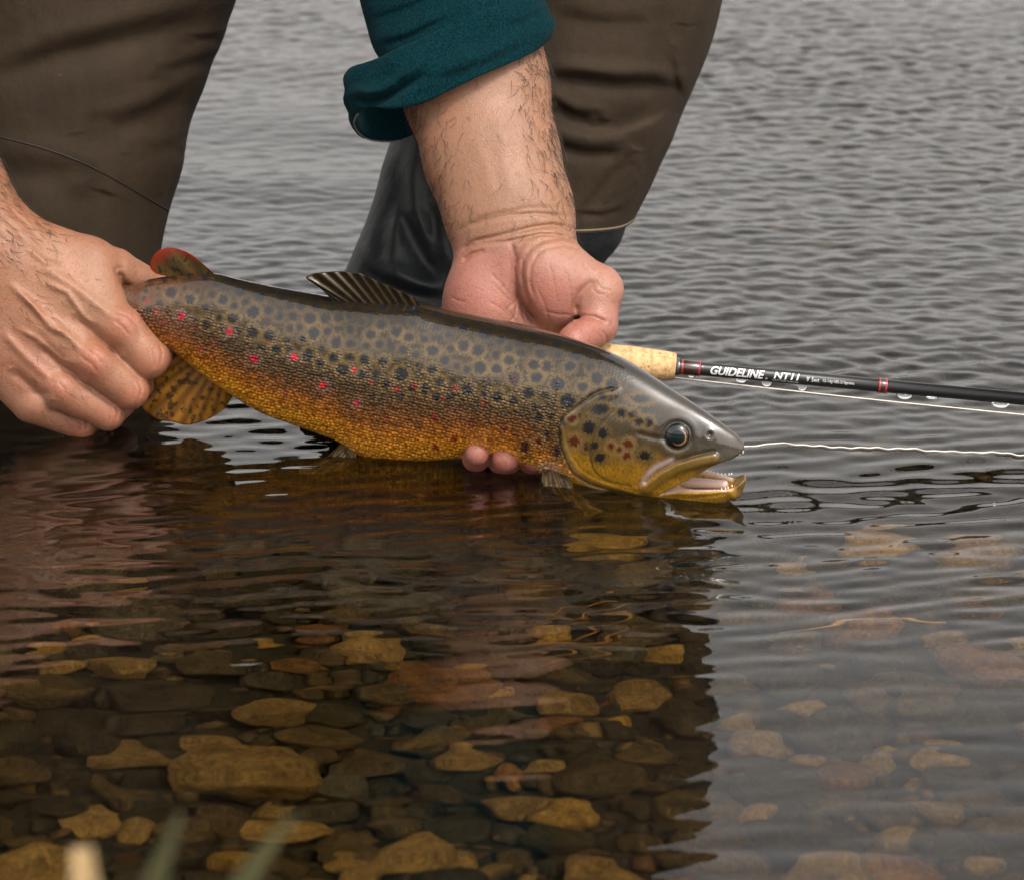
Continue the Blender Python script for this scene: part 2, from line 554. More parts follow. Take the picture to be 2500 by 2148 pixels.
f.line([(40, 800), (95, 830), (150, 880), (190, 890)], -5.08, 7, wmax=WM)
f.line([(60, 600), (110, 640), (150, 650)], -5.08, 8, wmax=WM)
f.line([(290, 662), (300, 690), (322, 712)], 9, 9, wmax=190)    # fold where the thumb leaves the hand
f.line([(318, 760), (336, 800), (345, 838)], 3, 8, wmax=150)
for q in ([(286, 762), (312, 772), (330, 792)], [(276, 782), (300, 800), (316, 822)], [(214, 858), (236, 870), (250, 892)],
          [(206, 874), (226, 892), (238, 912)], [(196, 868), (215, 888)], [(140, 930), (156, 948), (160, 966)],
          [(388, 838), (396, 862), (392, 890)], [(372, 850), (380, 876), (374, 902)], [(336, 930), (346, 950), (340, 974)],
          [(322, 938), (330, 958), (322, 980)], [(282, 990), (288, 1008), (282, 1028)], [(270, 996), (274, 1014), (268, 1032)],
          [(208, 1020), (214, 1036), (208, 1054)], [(196, 1026), (200, 1040), (194, 1056)]):
    f.line(q, 2.2, 3.4, wmax=230)
for q in ([(-10, 520), (40, 560), (70, 610)], [(-20, 560), (25, 600), (50, 650)], [(10, 500), (60, 545), (100, 590)]):
    f.line(q, 2.5, 6, wmax=260)
V1, Q1 = f.mesh(1)
V1[:, 2] += 55.0
t1 = np.tile(np.array([0.345, 0.170, 0.100]), (len(V1), 1))
red = (0.9 * blob(V1, (306, 795), 40) + 0.9 * blob(V1, (232, 885), 36) + 0.6 * blob(V1, (155, 950), 30) + 0.5 * blob(V1, (385, 880), 45)
       + 0.5 * blob(V1, (330, 965), 45) + 0.5 * blob(V1, (275, 1015), 42) + 0.6 * blob(V1, (200, 1045), 40) + 0.3 * blob(V1, (60, 900), 90))
red = np.clip(red, 0, 1)[:, None]
t1 = t1 * (1 - red) + np.array([0.37, 0.125, 0.080]) * red
pale = np.clip(0.8 * blob(V1, (240, 770), 60) + 0.7 * blob(V1, (340, 830), 30) + 0.5 * blob(V1, (150, 700), 60), 0, 1)[:, None]
t1 = t1 * (1 - 0.5 * pale) + np.array([0.42, 0.235, 0.145]) * 0.5 * pale
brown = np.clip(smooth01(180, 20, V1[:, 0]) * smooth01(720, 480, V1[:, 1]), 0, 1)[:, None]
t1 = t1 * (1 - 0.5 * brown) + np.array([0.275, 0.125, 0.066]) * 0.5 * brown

# ---- the hand that cradles the belly
f = Field((985, 60, -110), (1545, 1190, 560), H_SKIN)
W7 = 1.42
f.cone((1100, -60, 410), (1160, 210, 375), 190, 175, 20, ws=W7)
f.cone((1160, 210, 375), (1200, 380, 325), 175, 160, 40, ws=W7)
f.cone((1200, 380, 325), (1243, 520, 285), 160, 152, 40, ws=W7)
f.cone((1243, 520, 285), (1268, 605, 262), 151, 140, 40, ws=W7)
f.ell((1182, 735, 240), (93, 125, 78), 45)                     # heel of the hand
f.ell((1345, 690, 205), (92, 118, 82), 34, rot=-0.25)          # ball of the thumb
f.ell((1262, 800, 268), (168, 170, 58), 40)
f.cone((1335, 655, 215), (1462, 702, 192), 82, 53, 34)         # thumb
f.cone((1462, 703, 192), (1459, 792, 168), 53, 49, 18)
f.cone((1457, 796, 166), (1402, 834, 108), 50, 42, 9)
f.ell((1474, 712, 180), (44, 40, 44), 20)
for (x, dx, r) in ((1152, 10, 35), (1226, 6, 40), (1306, 2, 41), (1384, -22, 39)):
    f.cone((x, 860, 262), (x, 985, 225), r + 5, r + 2, 14)
    f.cone((x, 985, 225), (x + dx * .5, 1098, 120), r + 1, r, 10)
    f.cone((x + dx * .5, 1098, 120), (x + dx, 1126 if x > 1200 else 1118, 40), r, r - 3, 10)
    f.cone((x + dx, 1126 if x > 1200 else 1118, 40), (x + dx + 3, 1118 if x > 1200 else 1108, -12), r - 3, r - 6, 10)
WP = 250
f.line([(1262, 600), (1256, 640), (1259, 693), (1265, 726), (1285, 763), (1322, 806)], 11, 15, wmax=WP)
f.line([(1266, 612), (1254, 652), (1260, 693), (1264, 726), (1285, 763), (1316, 800)], 4.5, 4.5, wmax=WP)
f.line([(1303, 597), (1277, 636), (1274, 672), (1281, 710), (1297, 759), (1310, 790)], 6.3, 6, wmax=WP)
f.line([(1320, 610), (1296, 650), (1294, 690), (1304, 730)], 3.08, 4.5, wmax=WP)
f.line([(1112, 569), (1145, 552), (1178, 541), (1240, 527), (1310, 522), (1396, 530)], 7.0, 6, wmax=WP + 80)
f.line([(1122, 610), (1162, 589), (1219, 577), (1301, 556), (1350, 550), (1408, 560)], 8.4, 6, wmax=WP + 80)
f.line([(1120, 628), (1140, 606), (1180, 595), (1244, 590), (1322, 573), (1396, 576)], 6.3, 5, wmax=WP + 80)
f.line([(1126, 642), (1150, 622), (1190, 612)], 5.6, 6, wmax=WP + 80)
f.line([(1130, 548), (1200, 526), (1290, 508), (1380, 508)], 3.64, 6, wmax=WP + 80)
f.line([(1285, 617), (1322, 590), (1372, 580), (1418, 592)], 4.9, 6, wmax=WP)
f.line([(1296, 632), (1330, 608), (1376, 598), (1420, 612)], 3.08, 5, wmax=WP)
f.line([(1245, 590), (1252, 610), (1258, 636)], 4.2, 5, wmax=WP)
f.line([(1400, 784), (1424, 774), (1450, 776), (1486, 792)], 8.4, 7, wmax=200)
f.line([(1405, 770), (1404, 742), (1415, 716), (1440, 694), (1462, 684)], 7.0, 9, wmax=WP)
for q in ([(1195, 665), (1225, 695), (1252, 730)], [(1200, 690), (1230, 722), (1262, 745)], [(1232, 760), (1255, 740), (1272, 720)],
          [(1225, 742), (1250, 772), (1258, 790)], [(1190, 735), (1225, 755), (1250, 782)], [(1262, 735), (1258, 770), (1240, 792)],
          [(1270, 740), (1280, 780), (1284, 800)], [(1310, 700), (1330, 745), (1342, 790)], [(1340, 640), (1352, 690), (1360, 740)],
          [(1372, 650), (1390, 690), (1395, 740)], [(1330, 760), (1360, 768), (1400, 770)], [(1100, 725), (1118, 735), (1140, 738)],
          [(1470, 806), (1482, 826), (1478, 848)], [(1458, 812), (1468, 830)], [(1444, 700), (1456, 716), (1480, 722)],
          [(1455, 690), (1470, 706), (1494, 712)], [(1420, 640), (1440, 664), (1470, 676)]):
    f.line(q, 1.7, 2.7, wmax=WP)
f.line([(1215, 250), (1232, 380), (1250, 500)], -3.0, 20)           # tendons of the wrist
f.line([(1258, 330), (1278, 440), (1288, 520)], -2.4, 16)
f.line([(1150, 320), (1190, 420), (1208, 500)], -2.0, 15)
V2, Q2 = f.mesh(1)
V2[:, 2] += PALM_W
t2 = np.tile(np.array([0.315, 0.165, 0.098]), (len(V2), 1))
palm = smooth01(560, 640, V2[:, 1])[:, None]
t2 = t2 * (1 - palm) + np.array([0.385, 0.178, 0.132]) * palm
red = np.clip(0.7 * blob(V2, (1345, 725), 60) + 0.6 * blob(V2, (1150, 720), 60) + 0.7 * blob(V2, (1440, 820), 55) + 0.5 * blob(V2, (1230, 650), 45)
              + 0.8 * smooth01(1060, 1110, V2[:, 1]), 0, 1)[:, None]
t2 = t2 * (1 - 0.8 * red) + np.array([0.36, 0.120, 0.094]) * 0.8 * red
pale = np.clip(blob(V2, (1480, 700), 50) + 0.7 * blob(V2, (1400, 630), 50) + 0.6 * blob(V2, (1310, 610), 40), 0, 1)[:, None]
t2 = t2 * (1 - 0.6 * pale) + np.array([0.43, 0.245, 0.165]) * 0.6 * pale
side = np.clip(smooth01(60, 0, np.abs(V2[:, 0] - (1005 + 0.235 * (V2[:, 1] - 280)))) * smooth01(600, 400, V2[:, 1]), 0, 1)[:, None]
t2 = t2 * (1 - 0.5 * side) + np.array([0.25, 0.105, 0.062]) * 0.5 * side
for (mx, my) in ((1143, 290), (1277, 489)):
    k = blob(V2, (mx, my), 4.5)[:, None]
    t2 = t2 * (1 - k) + np.array([0.20, 0.07, 0.04]) * k

# ---- arms, trunk and head above the frame, built coarse in metres (all one body)
sh_a, sh_b = (-0.34, 0.13, 0.72), (0.10, 0.13, 0.72)
el_a = (-0.47, 0.17, 0.43)
wr_a = tuple(at1(-170, 300, 205)); el_b = tuple(at1(1080, -420, 560)); wr_b = tuple(at1(1140, 120, 395))
f = Field((-0.62, -0.25, 0.05), (0.34, 0.95, 1.25), 0.012)
f.F *= 0.02
f.cone((-0.12, 0.60, 0.48), (-0.12, 0.17, 0.71), 0.135, 0.15, 0.06)
f.cone(sh_a, sh_b, 0.085, 0.085, 0.06)
f.cone(sh_a, el_a, 0.062, 0.048, 0.03); f.cone(el_a, wr_a, 0.046, 0.030, 0.02)
f.cone(sh_b, el_b, 0.062, 0.048, 0.03); f.cone(el_b, wr_b, 0.046, 0.032, 0.02)
f.cone((-0.12, 0.19, 0.75), (-0.12, 0.09, 0.84), 0.058, 0.055, 0.04)
f.ell((-0.12, 0.025, 0.91), (0.076, 0.095, 0.11), 0.03)
f.cone((-0.12, -0.065, 0.895), (-0.12, -0.082, 0.865), 0.010, 0.016, 0.012)     # nose
f.cone((-0.12, -0.04, 0.815), (-0.12, 0, 0.825), 0.028, 0.04, 0.03)         # chin
f.ell((-0.198, 0.04, 0.895), (0.010, 0.022, 0.03), 0.008); f.ell((-0.042, 0.04, 0.895), (0.010, 0.022, 0.03), 0.008)
f.ell((-0.15, -0.065, 0.91), (0.016, 0.012, 0.012), 0.008, sub=True); f.ell((-0.09, -0.065, 0.91), (0.016, 0.012, 0.012), 0.008, sub=True)
f.cone((-0.145, -0.06, 0.84), (-0.095, -0.06, 0.84), 0.004, 0.004, 0.006, sub=True)
V3, Q3 = f.mesh(1)
t3 = np.tile(np.array([0.33, 0.17, 0.10]), (len(V3), 1))
Vb = np.vstack([at(V1), at(V2), V3])
Qb = np.vstack([Q1, Q2 + len(V1), Q3 + len(V1) + len(V2)])
body_me = mesh_np('body', Vb, Qb, [MAT_SKIN])
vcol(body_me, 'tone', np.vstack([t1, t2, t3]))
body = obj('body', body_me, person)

# ---- hair on the forearms and the back of the hand
def mat_plain(name, col, rough=0.6, **kw):
    return M(name).set(Base_Color=col, Roughness=rough, **kw)
MAT_HAIR = mat_plain('arm_hair', (0.018, 0.010, 0.006), 0.5)

def hairs(V, Q, sel, n, dirf, lmin, lmax, seed):
    r = np.random.default_rng(seed)
    nrm = np.zeros_like(V)
    fn = np.cross(V[Q[:, 1]] - V[Q[:, 0]], V[Q[:, 2]] - V[Q[:, 0]])
    for i in range(4):
        for k in range(3):
            nrm[:, k] += np.bincount(Q[:, i], fn[:, k], len(V))
    nrm /= np.linalg.norm(nrm, axis=1)[:, None] + 1e-9
    ids = np.where(sel > 0)[0]
    ids = r.choice(ids, size=n, p=sel[ids] / sel[ids].sum())
    VV, FF = [], []
    for i in ids:
        p, nn = V[i], nrm[i]
        d = dirf(p) + r.normal(0, 0.35, 3)
        d = d - nn * d.dot(nn); d /= np.linalg.norm(d) + 1e-9
        L = r.uniform(lmin, lmax); curl = r.normal(0, 1.1)
        side = np.cross(nn, d)
        pts = []
        for t in np.linspace(0, 1, 5):
            pts.append(p + d * L * t * 0.92 + nn * L * (0.34 * t - 0.16 * t * t) + side * curl * L * 0.3 * t * t)
        rad = 0.52 * np.array([1, 0.95, 0.85, 0.65, 0.25])
        v, ff = tube(np.array(pts), rad, 3, False)
        FF.append(ff + sum(len(a) for a in VV) if False else ff + len(VV) * 15); VV.append(v)
    return np.vstack(VV), np.vstack(FF)

s1 = (smooth01(170, -20, V1[:, 0]) * smooth01(830, 480, V1[:, 1]) + 0.12 * smooth01(280, 120, V1[:, 0])) * (V1[:, 2] < 245)
h1, hf1 = hairs(V1, Q1, s1, 520, lambda p: np.array([0.75, 0.7, 0.0]), 20, 52, 4)
ctr = 1171 + (V2[:, 1] - 273) * 0.29
off = np.abs(V2[:, 0] - ctr) / 165.0
s2 = (smooth01(0.35, 1.0, off) + 0.05) * smooth01(600, 540, V2[:, 1]) * (V2[:, 1] > 110) * (V2[:, 2] < 350) * np.where(V2[:, 0] > ctr, 1.0, 0.85)
h2, hf2 = hairs(V2, Q2, s2, 820, lambda p: np.array([0.15 * np.sign(p[0] - 1171 - (p[1] - 273) * .29), 0.75, -0.1]), 22, 58, 9)
hv = np.vstack([at(h1), at(h2)])
arm_hair = obj('arm_hair', mesh_np('arm_hair', hv, np.vstack([hf1, hf2 + len(h1)]), [MAT_HAIR]), body, kind='stuff')

# ---- cloth
def mat_teal():
    m = M('teal_twill'); c = m.coord()
    tw = m.noise(m.mapping(c, (1500, 1500, 420), (0.5, 0.6, 0.0)), 1.0, 3, 0.6)
    n = m.noise(c, 900, 2); n2 = m.noise(c, 25, 4)
    col = m.ramp(tw, [(0.32, (0.0008, 0.0075, 0.010)), (0.66, (0.0020, 0.029, 0.036))])
    col = m.mix(col, m.ramp(n, [(0.35, (0.5, 0.6, 0.65)), (0.62, (1.3, 1.25, 1.2))]), 0.8, 'MULTIPLY')
    col = m.mix(col, m.ramp(n2, [(0.3, (0.8, 0.85, 0.9)), (0.7, (1.1, 1.1, 1.1))]), 0.7, 'MULTIPLY')
    b = m.bump(tw, 0.6, 0.0007); b = m.bump(n, 0.4, 0.0008, b)
    m.set(Base_Color=col, Roughness=0.95, Normal=b)
    m.b.inputs['Sheen Weight'].default_value = 0.04; m.b.inputs['Sheen Roughness'].default_value = 0.5
    m.b.inputs['Sheen Tint'].default_value = (0.5, 0.75, 0.8, 1); m.b.inputs['Specular IOR Level'].default_value = 0.06
    return m.m
MAT_TEAL = mat_teal()

def mat_wader(name, c0, c1, rough, spec):
    m = M(name); c = m.coord()
    n = m.noise(c, 16, 5, 0.6); n2 = m.noise(c, 1400, 2, 0.6); n3 = m.noise(m.mapping(c, (1, 1, 0.35)), 55, 4, 0.6)
    col = m.ramp(n, [(0.3, c0), (0.7, c1)])
    col = m.mix(col, m.ramp(n2, [(0.3, (0.72, 0.72, 0.72)), (0.7, (1.22, 1.2, 1.18))]), 0.8, 'MULTIPLY')
    col = m.mix(col, m.ramp(n3, [(0.35, (0.82, 0.82, 0.82)), (0.65, (1.1, 1.1, 1.1))]), 0.8, 'MULTIPLY')
    b = m.bump(n2, 0.35, 0.0004); b = m.bump(n3, 0.14, 0.004, b); b = m.bump(n, 0.3, 0.012, b)
    m.set(Base_Color=col, Roughness=rough, Normal=b)
    m.b.inputs['Specular IOR Level'].default_value = spec
    return m.m
MAT_BROWN = mat_wader('brown_wader_cloth', (0.025, 0.0157, 0.0080), (0.036, 0.0232, 0.0128), 0.8, 0.25)
MAT_DARK = mat_wader('charcoal_wader_cloth', (0.0045, 0.0075, 0.0088), (0.010, 0.0138, 0.0150), 0.5, 0.5)
MAT_NAVY = mat_wader('navy_wader_cloth', (0.018, 0.020, 0.028), (0.030, 0.033, 0.044), 0.6, 0.4)

def leg_grid(rows, y0, y1, ny, na, a0=-180, a1=180):
    """rows: (py, left, right, depth of the axis, half depth); angle 0 faces the lens"""
    rows = np.array(rows, float)
    Y = np.linspace(y0, y1, ny)
    xl = spl(Y, rows[:, [0, 1]]); xr = spl(Y, rows[:, [0, 2]]); wc = spl(Y, rows[:, [0, 3]]); wr = spl(Y, rows[:, [0, 4]])
    A = np.radians(np.linspace(a0, a1, na))
    cx, R = (xl + xr) / 2, (xr - xl) / 2
    X = cx[:, None] + R[:, None] * np.sin(A)[None]
    W = wc[:, None] - wr[:, None] * np.cos(A)[None]
    return X, np.repeat(Y[:, None], na, 1), W, A

def fold(X, Y, W, pts, depth, width, sharp=0.35, reach=None):
    """press a fold: a soft swell above the line, a sharp valley under it"""
    d = polydist(X, Y, pts, True)
    w = width
    prof = np.where(d > 0, np.exp(-(d / w)**2), np.exp(-(d / (w * sharp))**2))
    swell = np.exp(-((d + w * 0.9) / (w * 0.8))**2)
    (x0, y0), (x1, y1) = pts[0], pts[-1]
    L = 0.30 * sum(math.hypot(b[0] - a[0], b[1] - a[1]) for a, b in zip(pts[:-1], pts[1:]))
    e = smooth01(0, L, np.hypot(X - x0, Y - y0)) * smooth01(0, L, np.hypot(X - x1, Y - y1))      # dies out at both ends
    return depth * (prof - 0.55 * swell) * e

waders = obj('waders', None, person)
# leg behind the gripping hand
rowsA = [(-720, -330, 545, 740, 390), (-420, -330, 560, 780, 400), (-200, -330, 590, 820, 400), (0, -320, 576, 860, 390), (60, -315, 556, 870, 385), (98, -312, 545, 875, 380), (150, -310, 521, 880, 378),
         (215, -305, 499, 890, 375), (305, -300, 464, 900, 365), (410, -290, 446, 910, 355), (515, -280, 414, 920, 340), (590, -270, 397, 925, 330),
         (680, -262, 384, 930, 320), (850, -250, 372, 940, 310), (1050, -240, 372, 945, 310), (1320, -250, 380, 940, 330)]
X, Y, W, A = leg_grid(rowsA, -720, 1320, 480, 200)
fr = smooth01(-0.1, 0.35, np.cos(A))[None]
D_ = (fold(X, Y, W, [(-60, 205), (0, 187), (130, 139), (304, 96), (434, 65), (512, 52), (549, 76)], 26, 46, 0.75)
      + fold(X, Y, W, [(230, 318), (300, 303), (369, 278), (434, 243), (473, 219), (500, 222)], 15, 34, 0.8)
      + fold(X, Y, W, [(400, 182), (430, 172), (469, 158), (526, 153)], 9, 22, 0.8)
      + fold(X, Y, W, [(-40, 425), (60, 420), (130, 425), (200, 450)], 15, 50, 0.9)
      + fold(X, Y, W, [(465, 98), (500, 96), (545, 90)], 8, 14, 0.8)
      + fold(X, Y, W, [(340, 372), (400, 366), (455, 352)], 5, 26, 0.9))
W2 = W + D_ * fr
X2 = X - 0.35 * D_ * smooth01(0.5, 1.0, np.abs(np.sin(A)))[None] * np.sign(np.sin(A))[None]
P = np.stack([X2, Y, W2], -1).reshape(-1, 3)
obj('leg', mesh_np('leg', at(P), grid_faces(480, 200), [MAT_BROWN]), waders)
seam_px = [(-20, 331), (0, 335), (45, 346), (95, 359), (150, 377), (210, 401), (262, 428), (310, 455), (355, 482), (392, 503), (412, 514)]
def front_w(rows, x, y, disp):
    rows = np.array(rows, float)
    xl, xr, wc, wr = [float(spl(np.array([y]), rows[:, [0, i]])[0]) for i in (1, 2, 3, 4)]
    s = max(-0.999, min(0.999, (x - (xl + xr) / 2) / ((xr - xl) / 2)))
    return wc - wr * math.sqrt(1 - s * s)
sx = np.interp(np.linspace(0, 1, 60), np.linspace(0, 1, len(seam_px)), [p[0] for p in seam_px])
sy = np.interp(np.linspace(0, 1, 60), np.linspace(0, 1, len(seam_px)), [p[1] for p in seam_px])
fd = (fold(sx, sy, 0, [(-40, 425), (60, 420), (130, 425), (200, 450)], 15, 50, 0.9) + fold(sx, sy, 0, [(340, 372), (400, 366), (455, 352)], 5, 26, 0.9)
      + fold(sx, sy, 0, [(230, 318), (300, 303), (369, 278), (434, 243), (473, 219), (500, 222)], 15, 34, 0.8))
sp = np.array([(x, y, front_w(rowsA, x, y, 0) + dd - 0.6) for x, y, dd in zip(sx, sy, fd)])
v, ff = tube(at(sp), 2.1 / S, 6)
obj('seam', quads_to_mesh('seam', v, ff, [mat_plain('seam_tape', (0.012, 0.009, 0.007), 0.6)]), waders)

# the other leg: charcoal below, a brown over-panel on the knee and shin
rowsB = [(-680, 985, 1745, 730, 390), (-420, 980, 1760, 760, 400), (-200, 985, 1775, 800, 400), (0, 985, 1755, 850, 385), (101, 980, 1730, 870, 380), (222, 975, 1682, 890, 370), (283, 968, 1655, 900, 360),
         (349, 952, 1630, 910, 350), (399, 935, 1606, 915, 345), (465, 918, 1576, 925, 335), (536, 895, 1536, 930, 325), (597, 870, 1512, 935, 315), (660, 843, 1462, 940, 305),
         (740, 806, 1425, 945, 300), (840, 770, 1400, 950, 300), (940, 735, 1400, 950, 305), (1080, 730, 1410, 950, 315), (1320, 720, 1410, 930, 340)]
X, Y, W, A = leg_grid(rowsB, -680, 1320, 420, 200)
fr = smooth01(-0.1, 0.35, np.cos(A))[None]
def foldsB(X, Y):
    return (fold(X, Y, 0, [(985, 330), (975, 420), (985, 520), (1040, 640), (1100, 730)], 34, 30, 0.6)
            + fold(X, Y, 0, [(960, 460), (940, 560), (930, 640), (960, 720)], 20, 26, 0.6)
            + fold(X, Y, 0, [(1060, 480), (1062, 600), (1092, 690)], 23, 26, 0.6)
            + fold(X, Y, 0, [(860, 640), (930, 690), (1010, 720), (1100, 740)], 30, 30, 0.6))
D_ = foldsB(X, Y)
und = (smooth01(-0.12, 0.06, A) * smooth01(2.0, 1.9, A))[None] * smooth01(556, 500, Y)
W = W + 52 * und * np.cos(A)[None]; X = X - 16 * und * np.sin(A)[None]
P = np.stack([X, Y, W + D_ * fr], -1).reshape(-1, 3)
legb = obj('leg', mesh_np('leg', at(P), grid_faces(420, 200), [MAT_DARK]), waders)
ny, na = 260, 120
X, Y, W, A = leg_grid(rowsB, -420, 700, ny, na, -18, 128)
s_ = np.linspace(0, 1, na)
hem = 553 + 17 * np.sin(np.pi * np.clip((X[0] * 0 + s_ - 0.05) / 0.62, 0, 1)) - 30 * smooth01(0.55, 0.95, s_)
for j in range(na):                                     # rows end on the hem line
    yy = np.linspace(-420, hem[j], ny)
    Y[:, j] = yy
rows_ = np.array(rowsB, float)
xl, xr, wc, wr = [spl(Y.ravel(), rows_[:, [0, i]]).reshape(Y.shape) for i in (1, 2, 3, 4)]
GR = 9 + 5 * smooth01(450, 560, Y)
X = (xl + xr) / 2 + ((xr - xl) / 2 + GR) * np.sin(A)[None]
W = wc - (wr + GR) * np.cos(A)[None]
D_ = (fold(X, Y, W, [(1300, 190), (1420, 195), (1500, 205), (1590, 205), (1650, 220), (1672, 262)], 24, 30, 0.45)
      + fold(X, Y, W, [(1330, 300), (1370, 318), (1440, 335), (1520, 330), (1600, 300), (1660, 262)], -14, 30)
      + fold(X, Y, W, [(1350, 255), (1400, 282), (1450, 290)], 16, 22)
      + fold(X, Y, W, [(1640, 130), (1648, 190), (1662, 240)], 10, 16)
      + fold(X, Y, W, [(1340, 350), (1430, 372), (1530, 372)], 13, 24)
      + fold(X, Y, W, [(1520, 350), (1560, 372), (1560, 420)], -6, 18)
      + fold(X, Y, W, [(1400, 560), (1450, 480), (1500, 420), (1560, 380)], 6, 22)
      + fold(X, Y, W, [(1330, 40), (1480, 60), (1620, 60)], 9, 50)
      + fold(X, Y, W, [(1390, 520), (1470, 525), (1540, 505)], 6, 12))
W = W + D_ * smooth01(-0.1, 0.35, np.cos(A))[None]
P = np.stack([X, Y, W], -1)
Pin = P.copy(); Pin[..., 2] += 7
Vp = np.vstack([at(P.reshape(-1, 3)), at(Pin.reshape(-1, 3))])
Fp = grid_faces(ny, na); n_ = ny * na
er = np.array([[(ny - 1) * na + j, (ny - 1) * na + j + 1, n_ + (ny - 1) * na + j + 1, n_ + (ny - 1) * na + j] for j in range(na - 1)])
panel = obj('knee_panel', mesh_np('knee_panel', Vp, np.vstack([Fp, px_flip(Fp) + n_, er]), [MAT_BROWN]), waders, label='brown over-panel with a stitched hem on the charcoal leg')
hp = P[-1].copy(); hp[:, 2] -= 1.5; hp[:, 1] -= 6
v, ff = tube(at(hp[6:]), 3.6 / S, 6)
obj('hem', quads_to_mesh('hem', v, ff, [mat_plain('hem_tape', (0.15, 0.11, 0.07), 0.7)]), waders)

# boots on the bed, thighs and seat above the frame
def simple_field(name, prims, lo, hi, h, mats, parent, k=0.03):
    f = Field(lo, hi, h); f.F *= 0.02
    for a, b, ra, rb in prims:
        f.cone(a, b, ra, rb, k)
    V, Q = f.mesh(2)
    return obj(name, mesh_np(name, V, Q, mats), parent)
MAT_BOOT = mat_plain('boot_rubber', (0.02, 0.017, 0.014), 0.6)
for cx in (-0.265, -0.06):
    simple_field('boot', [((cx, 0.26, -0.07), (cx, 0.25, 0.0), 0.055, 0.06), ((cx, 0.25, -0.085), (cx + 0.01, 0.08, -0.10), 0.048, 0.036)],
                 (cx - 0.15, -0.02, -0.2), (cx + 0.15, 0.4, 0.1), 0.008, [MAT_BOOT], waders)
ka = at1(120, -660, 740); kb = at1(1370, -600, 730)
simple_field('seat', [(tuple(ka), (-0.22, 0.62, 0.42), 0.098, 0.115), (tuple(kb), (0.0, 0.62, 0.42), 0.092, 0.115), ((-0.22, 0.64, 0.42), (0.0, 0.64, 0.42), 0.13, 0.13),
                      ((-0.12, 0.64, 0.42), (-0.12, 0.50, 0.56), 0.16, 0.165)],
             (-0.55, -0.05, 0.12), (0.36, 0.95, 0.95), 0.014, [MAT_BROWN], waders)

# ---- shirt: trunk, the off-frame sleeve, and the sleeve with its rolled cuff
shirt = simple_field('shirt', [((-0.12, 0.55, 0.54), (-0.12, 0.14, 0.72), 0.175, 0.165), ((-0.21, 0.45, 0.56), (-0.23, 0.10, 0.71), 0.14, 0.13), ((-0.03, 0.45, 0.56), (-0.01, 0.10, 0.71), 0.14, 0.13), (sh_a, sh_b, 0.105, 0.105), (sh_a, el_a, 0.085, 0.072),
                               (el_a, tuple(np.array(el_a) * 0.6 + np.array(wr_a) * 0.4), 0.07, 0.062), (sh_b, el_b, 0.085, 0.066),
                               (el_b, tuple(at1(1112, -150, 430)), 0.064, 0.058)],
                     (-0.66, 0.0, 0.2), (0.34, 0.9, 1.1), 0.012, [MAT_TEAL], person, 0.05)
MAT_HAIRCAP = mat_plain('dark_brown_hair', (0.02, 0.013, 0.008), 0.6)
simple_field('hair', [((-0.12, 0.04, 0.96), (-0.12, 0.09, 0.94), 0.084, 0.09), ((-0.12, -0.01, 0.995), (-0.12, 0.05, 0.99), 0.05, 0.07)],
             (-0.3, -0.16, 0.76), (0.06, 0.29, 1.16), 0.012, [MAT_HAIRCAP], person)

rowsS = [(-260, 832, 1352, 470, 190), (-120, 852, 1345, 440, 185), (0, 876, 1332, 410, 178), (66, 892, 1318, 392, 170), (147, 915, 1300, 372, 160), (215, 955, 1290, 360, 150)]
X, Y, W, A = leg_grid(rowsS, -260, 215, 130, 160)
Y = -260 + (Y + 260) * ((np.interp(X, [870, 1340], [205, 62]) + 260) / 475.0)
D_ = (fold(X, Y, W, [(880, 60), (1000, 20), (1130, -40)], 9, 26) + fold(X, Y, W, [(900, 120), (1000, 90), (1120, 30)], 10, 18)
      + fold(X, Y, W, [(1180, -60), (1230, -20), (1300, 0)], 8, 20))
W = W + D_ * smooth01(-0.1, 0.3, np.cos(A))[None] + PALM_W
sleeve = obj('sleeve', mesh_np('sleeve', at(np.stack([X, Y, W], -1).reshape(-1, 3)), grid_faces(130, 160), [MAT_TEAL]), shirt)

# cuff: a soft roll of cloth carried round the forearm (x, y, depth, half height, tilt)
ringk = np.array([(1322, 40, 375, 62), (1300, 55, 300, 70), (1235, 82, 240, 74), (1160, 112, 214, 76), (1090, 145, 206, 76), (1020, 178, 212, 76), (955, 200, 230, 68),
                  (900, 208, 262, 56), (864, 222, 318, 56), (856, 250, 390, 54), (876, 278, 470, 54), (925, 298, 530, 48), (990, 290, 560, 46),
                  (1080, 225, 570, 52), (1180, 150, 540, 60), (1270, 85, 480, 62), (1312, 48, 430, 62)], float)
nk = len(ringk); NU, NVV = 220, 56
tt = np.linspace(0, nk, NU, endpoint=False)
ext = np.vstack([ringk[-2:], ringk, ringk[:3]])
ring = np.stack([spl(tt + 2, np.stack([np.arange(len(ext)), ext[:, i]], 1)) for i in range(4)], 1)
cen = np.array([1105.0, 150.0, 365.0])
axis = np.array([0.16, 0.97, -0.12]); axis /= np.linalg.norm(axis)
ang = np.linspace(0, 2 * np.pi, NVV, endpoint=False)
VV = np.zeros((NU, NVV, 3))
